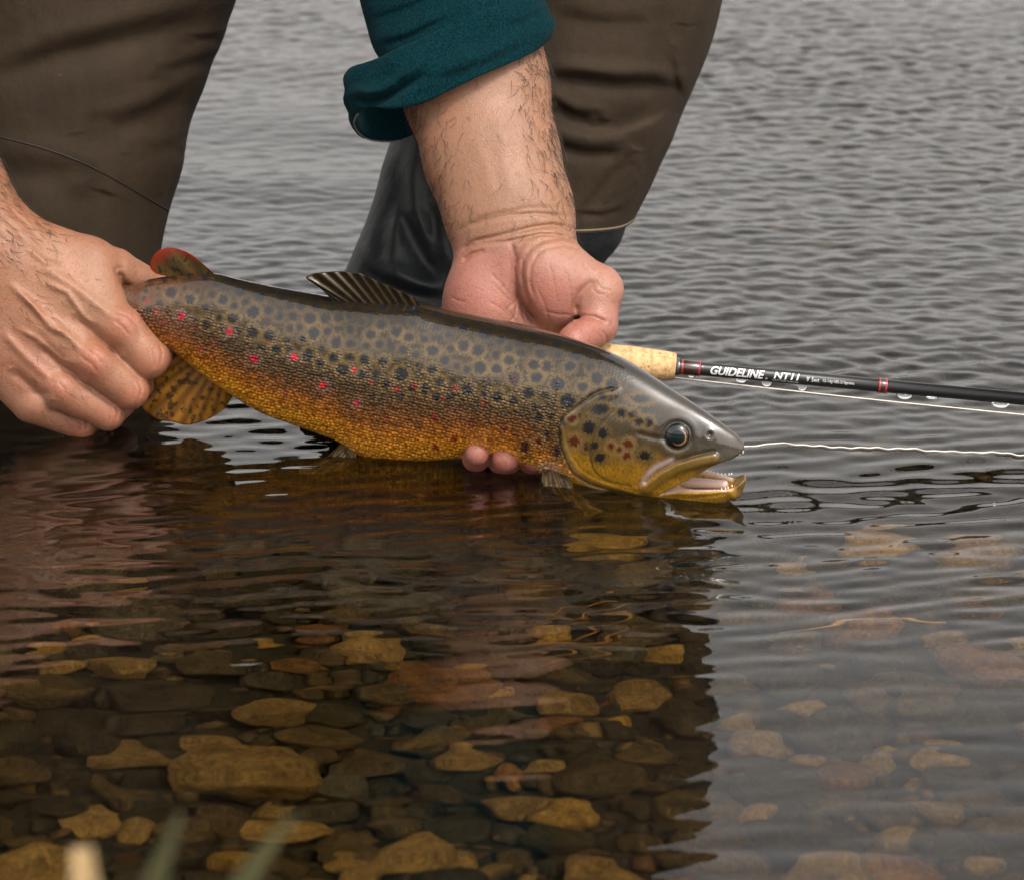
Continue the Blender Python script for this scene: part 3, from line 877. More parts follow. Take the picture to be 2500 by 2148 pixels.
for i in range(NU):
    c = ring[i, :3]; hh = ring[i, 3]
    rad = c - cen; rad = rad - axis * rad.dot(axis); rad /= np.linalg.norm(rad)
    u = 2 * np.pi * i / NU
    th = 15 + 5 * math.sin(3 * u + 1) + 3 * math.sin(7 * u)
    ca, sa = np.cos(ang), np.sin(ang)
    al = np.sign(ca) * np.abs(ca)**0.75 * hh
    ra = np.sign(sa) * np.abs(sa)**0.8 * th
    bulge = 9 * np.exp(-((al - 0.30 * hh) / (0.4 * hh))**2) - 5 * np.exp(-((al + 0.1 * hh) / (0.16 * hh))**2)     # rolled twice: a ridge and a dip
    wob = 4 * np.sin(5 * u + al / 30.0) + 2.5 * np.sin(11 * u - al / 17.0)
    ra = ra + np.where(sa > 0, bulge + wob, 0.4 * wob)
    VV[i] = c[None] + axis[None] * al[:, None] + rad[None] * ra[:, None]
Pq = VV.reshape(-1, 3)
D_ = fold(Pq[:, 0], Pq[:, 1], 0, [(840, 232), (872, 240), (905, 246), (950, 232), (1000, 196), (1060, 168)], 44, 15, 0.8) + fold(Pq[:, 0], Pq[:, 1], 0, [(1040, 205), (1120, 180), (1200, 150), (1280, 110)], 9, 16, 0.8) \
    + fold(Pq[:, 0], Pq[:, 1], 0, [(1230, 60), (1280, 48), (1325, 20)], 6, 12)
Pq[:, 2] += D_ * (Pq[:, 2] < 330) + PALM_W
cuff = obj('cuff', mesh_np('cuff', at(Pq), grid_faces(NU, NVV, True, True), [MAT_TEAL]), shirt, label='rolled teal cuff')
hemp = []
for i in range(NU):
    if 8.0 <= tt[i] <= 12.6:
        j = np.argmin(np.abs(ang - 0.0)); hemp.append(VV[i, j])
hemp = np.array(hemp)
zz = np.arange(len(hemp) * 6)
hx = np.stack([np.interp(zz / 6.0, np.arange(len(hemp)), hemp[:, k]) for k in range(3)], 1)
hx[:, 2] += 0.0
hx[:, 1] += 2.5 * np.where(zz % 4 < 2, 1, -1)
v, ff = tube(at(hx), 2.0 / S, 5)
m_ = M('grey_overlock_thread'); nn_ = m_.noise(m_.coord(), 700, 3)
MAT_THREAD = m_.set(Base_Color=m_.ramp(nn_, [(0.3, (0.05, 0.05, 0.05)), (0.7, (0.22, 0.21, 0.2))]), Roughness=0.9)
obj('hem_stitching', quads_to_mesh('hem_stitching', v, ff, [MAT_THREAD]), shirt)
# ------------------------------------------------------------------ the trout
trout = thing('brown_trout', (0, 0, 0), 'large golden brown trout with dark and red spots held just above the water', 'fish')
PHI = math.radians(30.0); CF, SF = math.cos(PHI), math.sin(PHI)
TOP = [(205, 690), (250, 692), (300, 696), (325, 695), (349, 686), (402, 676), (464, 668), (521, 667), (587, 682), (669, 699), (751, 713), (805, 722), (900, 731), (1026, 738), (1059, 746),
       (1103, 756), (1164, 768), (1246, 785), (1328, 805), (1410, 830), (1484, 857), (1533, 881), (1591, 916), (1656, 959), (1718, 1000), (1779, 1045), (1804, 1066), (1820, 1085), (1830, 1100)]
BOT = [(205, 862), (250, 842), (300, 832), (349, 834), (419, 858), (480, 906), (567, 966), (628, 1003), (710, 1034), (772, 1056), (825, 1078), (870, 1112), (895, 1121), (956, 1127), (1038, 1125),
       (1120, 1118), (1201, 1121), (1263, 1131), (1320, 1156), (1394, 1184), (1440, 1204), (1492, 1221), (1574, 1231), (1636, 1233), (1700, 1238), (1745, 1235), (1775, 1224), (1800, 1206), (1815, 1185), (1830, 1150)]
THK = [(205, 26), (250, 40), (330, 56), (400, 64), (500, 80), (700, 112), (950, 134), (1200, 140), (1350, 132), (1480, 120), (1580, 104), (1660, 84), (1740, 60), (1790, 38), (1815, 24), (1830, 14)]
def fish_w0(x):
    k = np.array([(205, 240), (350, 205), (700, 115), (950, 35), (1250, -75), (1500, -175), (1700, -258), (1830, -310)], float)
    return spl(np.asarray(x, float), k)

def fish_sec(x):
    top, bot, T = spl(x, TOP), spl(x, BOT), spl(x, THK)
    E = (bot - top) / 2
    H = np.sqrt(np.maximum(E * E - (T * SF)**2, 16.0)) / CF
    return (top + bot) / 2, H, T

MOUTH = [(1870, 1104), (1826, 1112), (1812, 1118), (1788, 1124), (1738, 1130), (1700, 1146), (1650, 1168), (1612, 1188), (1640, 1186), (1668, 1186), (1700, 1191), (1740, 1195), (1775, 1199),
         (1790, 1200), (1800, 1193), (1815, 1184), (1870, 1182)]
GILL = [(1496, 950), (1470, 955), (1451, 963), (1410, 992), (1377, 1017), (1364, 1045), (1368, 1086), (1384, 1127), (1400, 1156), (1440, 1180), (1492, 1196), (1560, 1212), (1620, 1222)]
GILL2 = [(1376, 1040), (1382, 1078), (1396, 1112), (1416, 1144), (1452, 1166), (1500, 1184), (1560, 1200)]
PREOP = [(1496, 1006), (1472, 1030), (1455, 1053), (1446, 1080), (1440, 1110), (1446, 1140), (1462, 1162), (1490, 1176), (1540, 1186)]
MAXI = [(1742, 1119), (1700, 1128), (1655, 1142), (1615, 1164), (1590, 1184), (1578, 1194)]
hF = 2.4
f = Field((196, 590, -440), (1840, 1262, 330), hF)
Xa, Ya, Za = f.ax[0], f.ax[1], f.ax[2]
cx_, H_, T_ = fish_sec(Xa)
w0_ = fish_w0(Xa)
# evaluated slab by slab along the fish
def fish_coords(X, Y, Z, c, w0):
    dv, dw = c - Y, Z - w0
    b = dv * CF - dw * SF; cc = dv * SF + dw * CF
    return b, cc
for i in range(0, len(Xa), 24):
    j = min(i + 24, len(Xa)); sl = slice(i, j)
    tm = T_[sl].max() + 26
    sy = slice(*np.searchsorted(Ya, [(cx_[sl] - H_[sl]).min() - 34, (cx_[sl] + H_[sl]).max() + 34]))
    sz = slice(*np.searchsorted(Za, [w0_[sl].min() - tm - 34, w0_[sl].max() + tm + 34]))
    X, Y, Z = Xa[sl][:, None, None], Ya[sy][None, :, None], Za[sz][None, None, :]
    c, H, T, w0 = [a[sl][:, None, None].astype(np.float32) for a in (cx_, H_, T_, w0_)]
    b, cc = fish_coords(X, Y, Z, c, w0)
    bn = b / H
    Tb = T * (1.0 - 0.16 * np.clip(bn, 0, 1.2)**2 + 0.03 * bn)                       # a little narrower towards the back
    q = (np.abs(bn)**2.15 + np.abs(cc / Tb)**2.15 + 1e-9)**(1 / 2.15) - 1
    F = (q * np.minimum(H, T)).astype(np.float32)
    if Xa[j - 1] > 1300:
        pym = c - (b * CF - np.abs(cc) * SF)                                          # where the same place on the near flank shows
        near = smooth01(0.35, 0.7, np.abs(cc) / T)
        if Xa[i] < 1640:
            sd = polydist(X, pym, GILL, True)
            F += near * (4.2 * np.exp(-(sd / 4.0)**2))                              # gill slit
            F -= near * 2.6 * np.exp(-((sd + 11) / 10.0)**2)                          # raised rim of the gill cover
            F += near * 1.8 * np.exp(-(polydist(X, pym, PREOP) / 4.0)**2)
            F += near * 1.8 * np.exp(-(polydist(X, pym, GILL2) / 3.5)**2)
        if Xa[j - 1] > 1540:
            d = polydist(X, pym, MAXI)
            lim = smooth01(0.15, 0.4, np.abs(cc) / T)
            F -= lim * 8.5 * np.exp(-(d / 14.0)**4)
            up = [(x, y - 17) for x, y in MAXI]
            F += lim * 5.5 * np.exp(-(polydist(X, pym, up) / 4.5)**2)
            F += lim * 2.0 * np.exp(-(polydist(X, pym, [(1574, 1206), (1640, 1214), (1700, 1214), (1770, 1204)]) / 5.0)**2)
            e = np.hypot(X - 1654, pym - 1064)
            F += near * (3.0 * np.exp(-((e - 33) / 5.0)**2) - 1.2 * np.exp(-((e - 46) / 9.0)**2))
            n_ = np.hypot(X - 1733, pym - 1062)
            F += lim * (5 * np.exp(-(n_ / 6.0)**2) - 1.2 * np.exp(-((n_ - 12) / 5.0)**2))
            F += near * 3.0 * np.exp(-(polydist(X, pym, [(1560, 1060), (1600, 1070), (1622, 1072)]) / 7)**2)
            jw = 40.0
            pe = c - (b * CF - jw * SF)
            dip = 17.0 * np.clip(1 - (cc / (T * 0.62))**2, 0, 1) * smooth01(1640, 1690, X) * smooth01(1812, 1780, X)
            roof = 9.0 * np.clip(1 - (cc / (T * 0.6))**2, 0, 1)
            mid = 1150.0 + 0 * X
            pe2 = np.where(pe > mid, np.maximum(pe - dip, mid), np.minimum(pe + roof, mid))
            F = smax(F, -polysd(X, pe2, MOUTH).astype(np.float32), 5.0)
    F = smax(smax(F, X - 1828 + 0 * F, 10.0), 208 - X + 0 * F, 10.0)
    f.F[sl, sy, sz] = F
f.cone((1806, 1184, float(fish_w0(1806)) + 18), (1796, 1202, float(fish_w0(1806)) + 26), 7, 14, 16)         # hooked chin
Vf, Qf = f.mesh(1)

# --- pigment of the skin, from the place on the flank
xf, yf, zf = Vf[:, 0], Vf[:, 1], Vf[:, 2]
c, H, T = fish_sec(xf)
b, cc = fish_coords(xf, yf, zf, c, fish_w0(xf))
pym = c - (b * CF - np.abs(cc) * SF)
t = np.clip(b / H, -1.1, 1.1)
r = np.random.default_rng(21)
def fnoise(x, y, s, seed):
    q = np.random.default_rng(seed); o = np.zeros_like(x)
    for _ in range(14):
        th, k, ph = q.uniform(0, 2 * np.pi), q.uniform(0.6, 2.2) / s, q.uniform(0, 6.3)
        o += np.sin(2 * np.pi * k * (x * np.cos(th) + y * np.sin(th)) + ph)
    return o / 3.7
n1 = fnoise(xf, pym, 60, 1); n2 = fnoise(xf, pym, 22, 2); n3 = fnoise(xf, pym, 9, 3)
head = smooth01(-12, 10, -polysd(xf, pym, GILL[:9] + [(1440, 1230), (1900, 1300), (1900, 900), (1540, 930)]))
tt_ = t + 0.05 * n1
stops = np.array([-1.1, -0.85, -0.55, -0.30, -0.10, 0.12, 0.45, 0.75, 1.1])
flank = np.array([(0.74, 0.42, 0.085), (0.72, 0.33, 0.030), (0.58, 0.225, 0.014), (0.33, 0.115, 0.012), (0.145, 0.058, 0.014), (0.066, 0.038, 0.013), (0.042, 0.027, 0.0085), (0.017, 0.011, 0.003), (0.008, 0.0055, 0.002)])
col = np.stack([np.interp(tt_, stops, flank[:, k]) for k in range(3)], 1)
tail = smooth01(560, 380, xf)[:, None]
col = col * (1 - 0.55 * tail) + 0.55 * tail * np.array([0.13, 0.045, 0.014])
gold = (np.clip(n2, 0, 2) * smooth01(-0.35, -0.6, t) * 0.5)[:, None]
col = col * (1 - np.clip(gold, 0, 0.6)) + np.clip(gold, 0, 0.6) * np.array([0.62, 0.34, 0.05])
hst = np.array([-1.1, -0.7, -0.35, -0.1, 0.15, 0.5, 1.1])
hcol = np.array([(0.30, 0.18, 0.05), (0.30, 0.160, 0.018), (0.40, 0.200, 0.012), (0.24, 0.125, 0.014), (0.075, 0.048, 0.018), (0.032, 0.024, 0.013), (0.016, 0.013, 0.008)])
hc = np.stack([np.interp(t + 0.06 * n1, hst, hcol[:, k]) for k in range(3)], 1)
snout = smooth01(1700, 1800, xf)[:, None] * (t > -0.05)[:, None]
hc = hc * (1 - 0.6 * snout) + 0.6 * snout * np.array([0.045, 0.035, 0.022])
col = col * (1 - head[:, None]) + hc * head[:, None]
col *= (1 + 0.16 * np.clip(n3, -1.5, 1.5) + 0.10 * n2)[:, None]

def stain(cx, cy, rx, ry, rgb, k=1.0, soft=3.0, halo=None, ha=0.75):
    global col
    m = (np.abs(xf - cx) < rx * 2.4) & (np.abs(pym - cy) < ry * 2.4)
    wob = 1 + 0.16 * n3[m] + 0.08 * n2[m]
    d = (np.hypot((xf[m] - cx) / rx, (pym[m] - cy) / ry) * wob - 1) * min(rx, ry)
    if halo is not None:
        a = (np.exp(-((d - 6) / 5.0)**2) * ha * smooth01(1.02, 0.70, t[m]))[:, None]
        col[m] = col[m] * (1 - a) + np.array(halo) * a
    a = (k * smooth01(soft, -soft, d))[:, None]
    col[m] = col[m] * (1 - a) + np.array(rgb) * a
DK = (0.006, 0.007, 0.010)
# dark spots of back and upper flank, thrown with a minimum spacing
placed = [(1281, 1092, 20), (1386, 980, 24), (1361, 937, 20), (1254, 924, 18)]
for _ in range(9000):
    x = r.uniform(345, 1545); u = r.uniform(-0.05, 1.0)
    cc_, hh_, tq = [float(a) for a in fish_sec(np.array([x]))] if False else (float(spl(np.array([x]), TOP)[0]), 0, 0)
    y0, y1 = float(spl(np.array([x]), TOP)[0]), float(spl(np.array([x]), BOT)[0])
    frac = r.uniform(0.02, 0.60 if x > 900 else 0.50)
    y = y0 + frac * (y1 - y0)
    if x > 1380 and y > 1000 - (x - 1380) * 0.3:
        continue
    if frac > 0.40 and r.random() < 0.55:
        continue
    s = (7.0 + 8.5 * r.random()**1.2) * (0.8 if x < 560 else 1.0) * (0.85 if frac < 0.2 else 1)
    if all((x - a)**2 + (y - bb)**2 > (s + q + r.uniform(7, 15))**2 for a, bb, q in placed):
        placed.append((x, y, s))
    if len(placed) > 330:
        break
for x, y, s in placed[4:]:
    stain(x, y, s * r.uniform(0.9, 1.15), s * r.uniform(0.85, 1.1), DK, r.uniform(0.75, 0.97), 4.5, halo=(0.145, 0.092, 0.030) if s > 9.5 else (0.085, 0.053, 0.018))
for (x, y, a, bb) in ((1439, 1045, 16, 16), (1464, 1000, 20, 12), (1435, 1090, 11, 12), (1453, 1088, 10, 10), (1466, 1117, 14, 11), (1472, 1058, 12, 13), (1574, 1113, 14, 11),
                      (1334, 1064, 8, 12), (1361, 1099, 9, 13), (1281, 1092, 11, 15), (1521, 1008, 13, 11), (1386, 980, 17, 18), (1361, 937, 16, 16), (1457, 924, 14, 14), (1254, 924, 13, 14),
                      (1304, 891, 12, 12), (1392, 894, 11, 11), (1422, 945, 11, 10), (1566, 974, 20, 9), (1582, 1031, 11, 11), (1316, 1020, 9, 10), (1388, 1025, 17, 12), (1408, 1016, 9, 9), (1366, 1060, 6, 9),
                      (1546, 1012, 10, 9), (1560, 1030, 9, 9)):
    stain(x, y, a, bb, DK if x > 1300 else (0.03, 0.006, 0.006), 0.95, 3.5, halo=(0.13, 0.082, 0.028))
for (x, y, a) in ((1402, 1078, 12), (1396, 1022, 8), (1533, 1086, 11), (1492, 1090, 8), (1530, 1112, 9), (1316, 1078, 8), (1512, 1098, 6)):
    stain(x, y, a, a, (0.085, 0.010, 0.006), 0.9, 4, halo=(0.22, 0.14, 0.05))
for (x, y, a) in ((443, 773, 9), (560, 810, 9), (718, 873, 9), (620, 877, 11), (788, 941, 9), (870, 986, 7), (864, 904, 6), (696, 961, 4), (491, 855, 4)):
    stain(x, y, a, a * 0.85, (0.50, 0.012, 0.030), 0.95, 2.5, halo=(0.17, 0.12, 0.10), ha=0.5)
for (x, y, a) in ((969, 951, 7), (1012, 941, 7), (1110, 949, 7), (946, 1021, 5), (1059, 1019, 8), (1063, 1091, 8), (1110, 1070, 8), (1150, 1030, 5), (1180, 985, 5), (1230, 1050, 5), (1080, 975, 5),
                  (820, 960, 4), (905, 935, 5), (1195, 1075, 5), (650, 835, 4), (470, 800, 4), (520, 838, 4), (380, 760, 6), (360, 735, 7), (400, 790, 5)):
    stain(x, y, a, a, (0.20, 0.010, 0.010), 0.9, 2.5)
# mouth lining, pale chin fold, lips
T4 = spl(xf, THK)
pe = c - (b * CF - 40.0 * SF)
inm = smooth01(7.0, 1.5, polysd(xf, pe, MOUTH)) * (np.abs(cc) < T4 * 0.80) * smooth01(1600, 1612, xf) * smooth01(1795, 1785, xf)
col = col * (1 - inm[:, None]) + inm[:, None] * np.where((pe > 1160)[:, None], np.array([0.60, 0.44, 0.36]), np.array([0.20, 0.11, 0.08]))
gr = np.exp(-(polydist(xf, pym, [(1640, 1123), (1600, 1140), (1580, 1160), (1570, 1178)]) / 7.0)**2)[:, None] * 0.8
col = col * (1 - gr) + gr * np.array([0.48, 0.38, 0.36])
gr = np.exp(-(polydist(xf, pym, MAXI) / 13.0)**4)[:, None] * 0.75
col = col * (1 - gr) + gr * np.array([0.17, 0.10, 0.018])
gr = np.exp(-(polydist(xf, pym, [(1376, 1092), (1392, 1132), (1412, 1164), (1452, 1190), (1510, 1206), (1580, 1219), (1640, 1226)]) / 7.0)**2)[:, None] * 0.7
col = col * (1 - gr) + gr * np.array([0.30, 0.20, 0.09])
gr = np.exp(-(polydist(xf, pym, GILL) / 3.2)**2)[:, None] * 0.85
col = col * (1 - gr) + gr * np.array([0.03, 0.018, 0.008])
gr = np.exp(-(polydist(xf, pym, PREOP) / 2.6)**2)[:, None] * 0.6
col = col * (1 - gr) + gr * np.array([0.05, 0.03, 0.010])
chin = smooth01(1790, 1802, xf)[:, None] * (pym > 1150)[:, None] * 0.8
col = col * (1 - chin) + chin * np.array([0.07, 0.045, 0.014])
base = np.exp(-(np.hypot((xf - 1335) / 34, (pym - 1150) / 22))**2)[:, None] * 0.8
col = col * (1 - base) + base * np.array([0.45, 0.33, 0.30])
col = np.clip(col, 0.003, 0.8)

def mat_trout():
    m = M('trout_skin'); c = m.coord()
    a = m.attr('pigment'); sc = m.attr('scale', 'Fac')
    vec = m.mapping(m.attr('flank', 'Vector'), (1.0, 1.25, 1.0))
    v = m.new('ShaderNodeTexVoronoi', feature='F1'); v.inputs['Scale'].default_value = 1.0; v.inputs['Randomness'].default_value = 0.55
    m.link(vec, v.inputs['Vector'])
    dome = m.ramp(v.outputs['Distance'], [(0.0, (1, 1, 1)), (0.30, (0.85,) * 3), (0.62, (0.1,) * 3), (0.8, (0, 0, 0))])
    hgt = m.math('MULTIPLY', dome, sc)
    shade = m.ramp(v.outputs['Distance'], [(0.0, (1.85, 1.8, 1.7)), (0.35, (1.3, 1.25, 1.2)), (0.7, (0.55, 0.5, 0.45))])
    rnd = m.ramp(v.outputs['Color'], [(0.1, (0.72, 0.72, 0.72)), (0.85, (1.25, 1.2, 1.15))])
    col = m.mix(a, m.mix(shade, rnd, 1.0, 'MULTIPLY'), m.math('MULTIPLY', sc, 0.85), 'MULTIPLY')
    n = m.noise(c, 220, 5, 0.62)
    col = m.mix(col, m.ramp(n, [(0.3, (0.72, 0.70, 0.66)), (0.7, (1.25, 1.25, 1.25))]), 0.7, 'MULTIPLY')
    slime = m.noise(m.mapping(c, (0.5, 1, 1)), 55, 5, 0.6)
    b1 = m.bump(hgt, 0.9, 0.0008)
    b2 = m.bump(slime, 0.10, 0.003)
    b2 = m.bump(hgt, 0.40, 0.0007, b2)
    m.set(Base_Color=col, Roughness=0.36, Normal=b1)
    m.b.inputs['Specular IOR Level'].default_value = 0.3
    m.b.inputs['Coat Weight'].default_value = 1.0; m.b.inputs['Coat Roughness'].default_value = 0.045; m.b.inputs['Coat IOR'].default_value = 1.62
    m.link(b2, m.b.inputs['Coat Normal'])
    return m.m
MAT_TROUT = mat_trout()
fish_me = mesh_np('body', at(Vf), Qf, [MAT_TROUT])
vcol(fish_me, 'pigment', col)
sc = smooth01(0.62, 0.25, t + 0.12 * n1) * (1 - head) * (1 - 0.35 * smooth01(-0.75, -0.95, t))
sc = np.maximum(sc, 0.10 * (1 - head))
vfloat(fish_me, 'scale', sc)
a = fish_me.attributes.new('flank', 'FLOAT_VECTOR', 'POINT')
fl = np.stack([(xf * 0.97 + pym * 0.22) / 8.6, (pym * 0.97 - xf * 0.22) / 8.6, np.sign(cc) * 40.0], 1).astype(np.float32)
a.data.foreach_set('vector', fl.ravel())
obj('body', fish_me, trout)

def flank_w(x, y):
    """depth of the near flank under a picture point"""
    c, H, T = [float(v[0]) for v in fish_sec(np.array([float(x)]))]
    w0 = fish_w0(x); best = None
    for w in np.arange(w0 - T - 20, w0 + T, 0.5):
        b, q = fish_coords(x, y, w, c, w0)
        Tb = T * (1.0 - 0.16 * np.clip(b / H, 0, 1.2)**2 + 0.03 * b / H)
        if abs(b / H)**2.15 + abs(q / Tb)**2.15 < 1:
            return w
    return w0

def mirror_far(P):
    """the same place on the far flank"""
    P = np.asarray(P, float); c, H, T = fish_sec(P[:, 0]); w0 = fish_w0(P[:, 0])
    b, q = fish_coords(P[:, 0], P[:, 1], P[:, 2], c, w0)
    q = -q
    return np.stack([P[:, 0], c - (b * CF + q * SF), w0 - b * SF + q * CF], 1)

# --- eyes: a clear dome with a gold rimmed pupil
def mat_eye():
    m = M('trout_eye'); a = m.attr('iris')
    m.set(Base_Color=a, Roughness=0.12)
    m.b.inputs['Coat Weight'].default_value = 1.0; m.b.inputs['Coat Roughness'].default_value = 0.0; m.b.inputs['Coat IOR'].default_value = 1.5
    return m.m
MAT_EYE = mat_eye(); MAT_PUPIL = mat_plain('trout_pupil', (0.004, 0.010, 0.012), 0.05)
we = flank_w(1654, 1064)
esx = (flank_w(1684, 1064) - flank_w(1624, 1064)) / 60.0; esy = (flank_w(1654, 1094) - flank_w(1654, 1034)) / 60.0
nr, na = 26, 48
for far in (False, True):
    rr = np.linspace(0, 1, nr)[:, None]; aa = np.linspace(0, 2 * np.pi, na, endpoint=False)[None]
    X = 1654 + 31 * rr * np.cos(aa); Y = 1064 + 32 * rr * np.sin(aa)
    Z = we + 9 - 22 * np.sqrt(np.clip(1 - (rr * 0.985)**2, 0, 1)) + 0 * aa + (X - 1654) * esx + (Y - 1064) * esy
    P = np.stack([X, Y, Z], -1).reshape(-1, 3)
    d = np.hypot(P[:, 0] - 1656, P[:, 1] - 1068)
    iris = np.tile(np.array([0.006, 0.010, 0.011]), (len(P), 1))
    g = 0.8 * np.exp(-((d - 18.5) / 1.2)**2)[:, None] * smooth01(-14, 14, P[:, 0] - 1656 + 0.5 * (P[:, 1] - 1068))[:, None]
    iris = iris * (1 - g) + g * np.array([0.62, 0.26, 0.06])
    iris = iris * (1 - 0.6 * smooth01(24, 31, np.hypot(P[:, 0] - 1654, P[:, 1] - 1064)))[:, None]
    if far:
        P = mirror_far(P)
    F = grid_faces(nr, na, close_v=True)
    me = mesh_np('eye', at(P), F if not far else px_flip(F), [MAT_EYE]); vcol(me, 'iris', iris)
    eye = obj('eye', me, trout)
    pr = np.linspace(0, 1, 6)[:, None]; pa = np.linspace(0, 2 * np.pi, 28, endpoint=False)[None]
    X = 1655 + 16 * pr * np.cos(pa); Y = 1067 + 16 * pr * np.sin(pa)
    rad = np.hypot(X - 1654, Y - 1064) / 31.5
    Z = we + 9 - 22 * np.sqrt(np.clip(1 - (rad * 0.985)**2, 0, 1)) + (X - 1654) * esx + (Y - 1064) * esy - 0.5
    P = np.stack([X, Y, Z], -1).reshape(-1, 3)
    if far:
        P = mirror_far(P)
    obj('pupil', mesh_np('pupil', at(P), grid_faces(6, 28, close_v=True), [MAT_PUPIL]), eye)

# --- fins: a sheet of rays between a base line and a margin
def mat_fin(name, c0, c1, edge=None, transl=0.35, rays=1.0):
    m = M(name)
    u = m.attr('ray', 'Fac'); e = m.attr('out', 'Fac'); c = m.coord()
    n = m.noise(c, 150, 4, 0.6)
    s = m.math('SINE', m.math('MULTIPLY', u, 2 * math.pi))
    s = m.math('ADD', m.math('MULTIPLY', s, 0.5), 0.5)
    col = m.mix(c0, c1, m.math('MULTIPLY', s, m.math('ADD', n, 0.25)))
    col = m.mix(col, (0.012, 0.008, 0.004), m.ramp(m.noise(c, 260, 3, 0.5), [(0.52, (0, 0, 0)), (0.62, (0.75,) * 3)]))
    if edge:
        col = m.mix(col, edge, m.ramp(m.math('ADD', e, m.math('MULTIPLY', m.math('SUBTRACT', n, 0.5), 0.5)), [(0.72, (0, 0, 0)), (1.0, (1, 1, 1))]))
    b = m.bump(s, 0.22, 0.0010)
    m.set(Base_Color=col, Roughness=0.4, Normal=b)
    m.b.inputs['Specular IOR Level'].default_value = 0.2
    m.b.inputs['Coat Weight'].default_value = 0.2; m.b.inputs['Coat Roughness'].default_value = 0.08
    if transl:
        tr = m.new('ShaderNodeBsdfTranslucent'); m.link(col, tr.inputs['Color'])
        tp = m.new('ShaderNodeBsdfTransparent')
        mx = m.new('ShaderNodeMixShader'); mx.inputs[0].default_value = transl
        m.link(m.b.outputs[0], mx.inputs[1]); m.link(tr.outputs[0], mx.inputs[2])
        m.link(mx.outputs[0], m.out.inputs['Surface'])
    return m.m

def resample(pts, n):
    pts = np.asarray(pts, float)
    d = np.concatenate([[0], np.cumsum(np.linalg.norm(np.diff(pts[:, :2], axis=0), axis=1))]); d /= d[-1]
    u = np.linspace(0, 1, n)
    return np.stack([spl(u, np.stack([d, pts[:, k]], 1)) for k in range(pts.shape[1])], 1)

def fin(name, base, rim, mat, rays=14, nu=90, nv=26, thick=2.2, wave_amp=2.0, ruff=1.2, mirror=False, bend=0.0, seed=1):
    B, R = resample(base, nu), resample(rim, nu)
    r = np.random.default_rng(seed)
    u = np.linspace(0, 1, nu); jag = np.interp(u, np.linspace(0, 1, rays * 2 + 1), r.normal(0, 1, rays * 2 + 1))
    v = np.linspace(0, 1, nv)
    P = B[:, None] * (1 - v)[None, :, None] + R[:, None] * v[None, :, None]
    d = (R - B); d /= np.linalg.norm(d, axis=1)[:, None]
    P = P + d[:, None] * (jag * ruff)[:, None, None] * (v**3)[None, :, None]
    P[..., 2] += wave_amp * np.sin(2 * np.pi * rays * u)[:, None] * (0.25 + v[None]) + bend * (v[None]**2)
    P[..., 2] += 6 * np.sin(2.6 * np.pi * u + seed)[:, None] * v[None]**1.5
    P = P.reshape(-1, 3)
    if mirror:
        P = mirror_far(P)
    th = thick * (1.2 - 0.9 * np.tile(v, nu))
    P2 = P.copy(); P2[:, 2] += th
    F = grid_faces(nu, nv); n_ = nu * nv
    idx = np.arange(n_).reshape(nu, nv)
    loop = np.concatenate([idx[0], idx[1:, -1], idx[-1, -2::-1], idx[-2:0:-1, 0]])
    side = np.array([[loop[i], loop[(i + 1) % len(loop)], loop[(i + 1) % len(loop)] + n_, loop[i] + n_] for i in range(len(loop))])
    me = mesh_np(name, at(np.vstack([P, P2])), np.vstack([F, px_flip(F) + n_, side]), [mat])
    vfloat(me, 'ray', np.tile(np.repeat(u * rays, nv), 2)); vfloat(me, 'out', np.tile(np.tile(v, nu), 2))
    return obj(name, me, trout)

W_ = fish_w0
MAT_FD = mat_fin('dorsal_fin_skin', (0.020, 0.014, 0.005), (0.048, 0.029, 0.009), None, 0.2)
MAT_FA = mat_fin('orange_fin_skin', (0.15, 0.060, 0.008), (0.38, 0.17, 0.018), None, 0.45)
MAT_FR = mat_fin('adipose_fin_skin', (0.05, 0.032, 0.010), (0.11, 0.062, 0.016), (0.26, 0.016, 0.006), 0.3)
MAT_FP = mat_fin('pectoral_fin_skin', (0.07, 0.046, 0.019), (0.19, 0.115, 0.04), None, 0.5)
def ridge(x, y, dw=0.0):
    c, H, T = fish_sec(np.array([float(x)]))
    return (x, y, float(fish_w0(x)) - float(H[0]) * SF + dw)
def keel(x, y, dw=0.0):
    c, H, T = fish_sec(np.array([float(x)]))
    return (x, y, float(fish_w0(x)) + float(H[0]) * SF * 0.92 + dw)
fin('dorsal_fin', [ridge(1026, 750, 6), ridge(960, 752, 6), ridge(890, 748, 6), ridge(812, 740, 6)],
    [ridge(1014, 728, -8), ridge(950, 700, -20), ridge(891, 675, -30), ridge(833, 663, -36), ridge(786, 665, -38), ridge(748, 678, -34), ridge(778, 702, -20), ridge(803, 724, -6)],
    MAT_FD, rays=11, nu=140, wave_amp=2.6, ruff=2.0, seed=3)
fin('adipose_fin', [ridge(525, 680, 6), ridge(490, 681, 6), ridge(455, 683, 6), ridge(430, 685, 6)],
    [ridge(521, 667), ridge(497, 646, -8), ridge(472, 625, -16), ridge(444, 611, -22), ridge(415, 605, -26), ridge(386, 614, -24), ridge(371, 633, -18), ridge(367, 654, -12),
     ridge(380, 668, -6), ridge(410, 673, -2), ridge(430, 675)], MAT_FR, rays=3, nu=90, thick=5, wave_amp=0.6, ruff=0.6, seed=5)
fin('anal_fin', [keel(567, 956, -12), keel(530, 932, -12), keel(490, 902, -12), keel(450, 872, -12), keel(425, 848, -12)],
    [keel(568, 968), keel(548, 998, 10), keel(513, 1022, 18), keel(464, 1036, 22), keel(423, 1032, 22), keel(372, 1016, 22), keel(340, 985, 20), keel(350, 930, 12), keel(395, 868)],
    MAT_FA, rays=10, nu=140, wave_amp=2.2, ruff=1.5, seed=7)
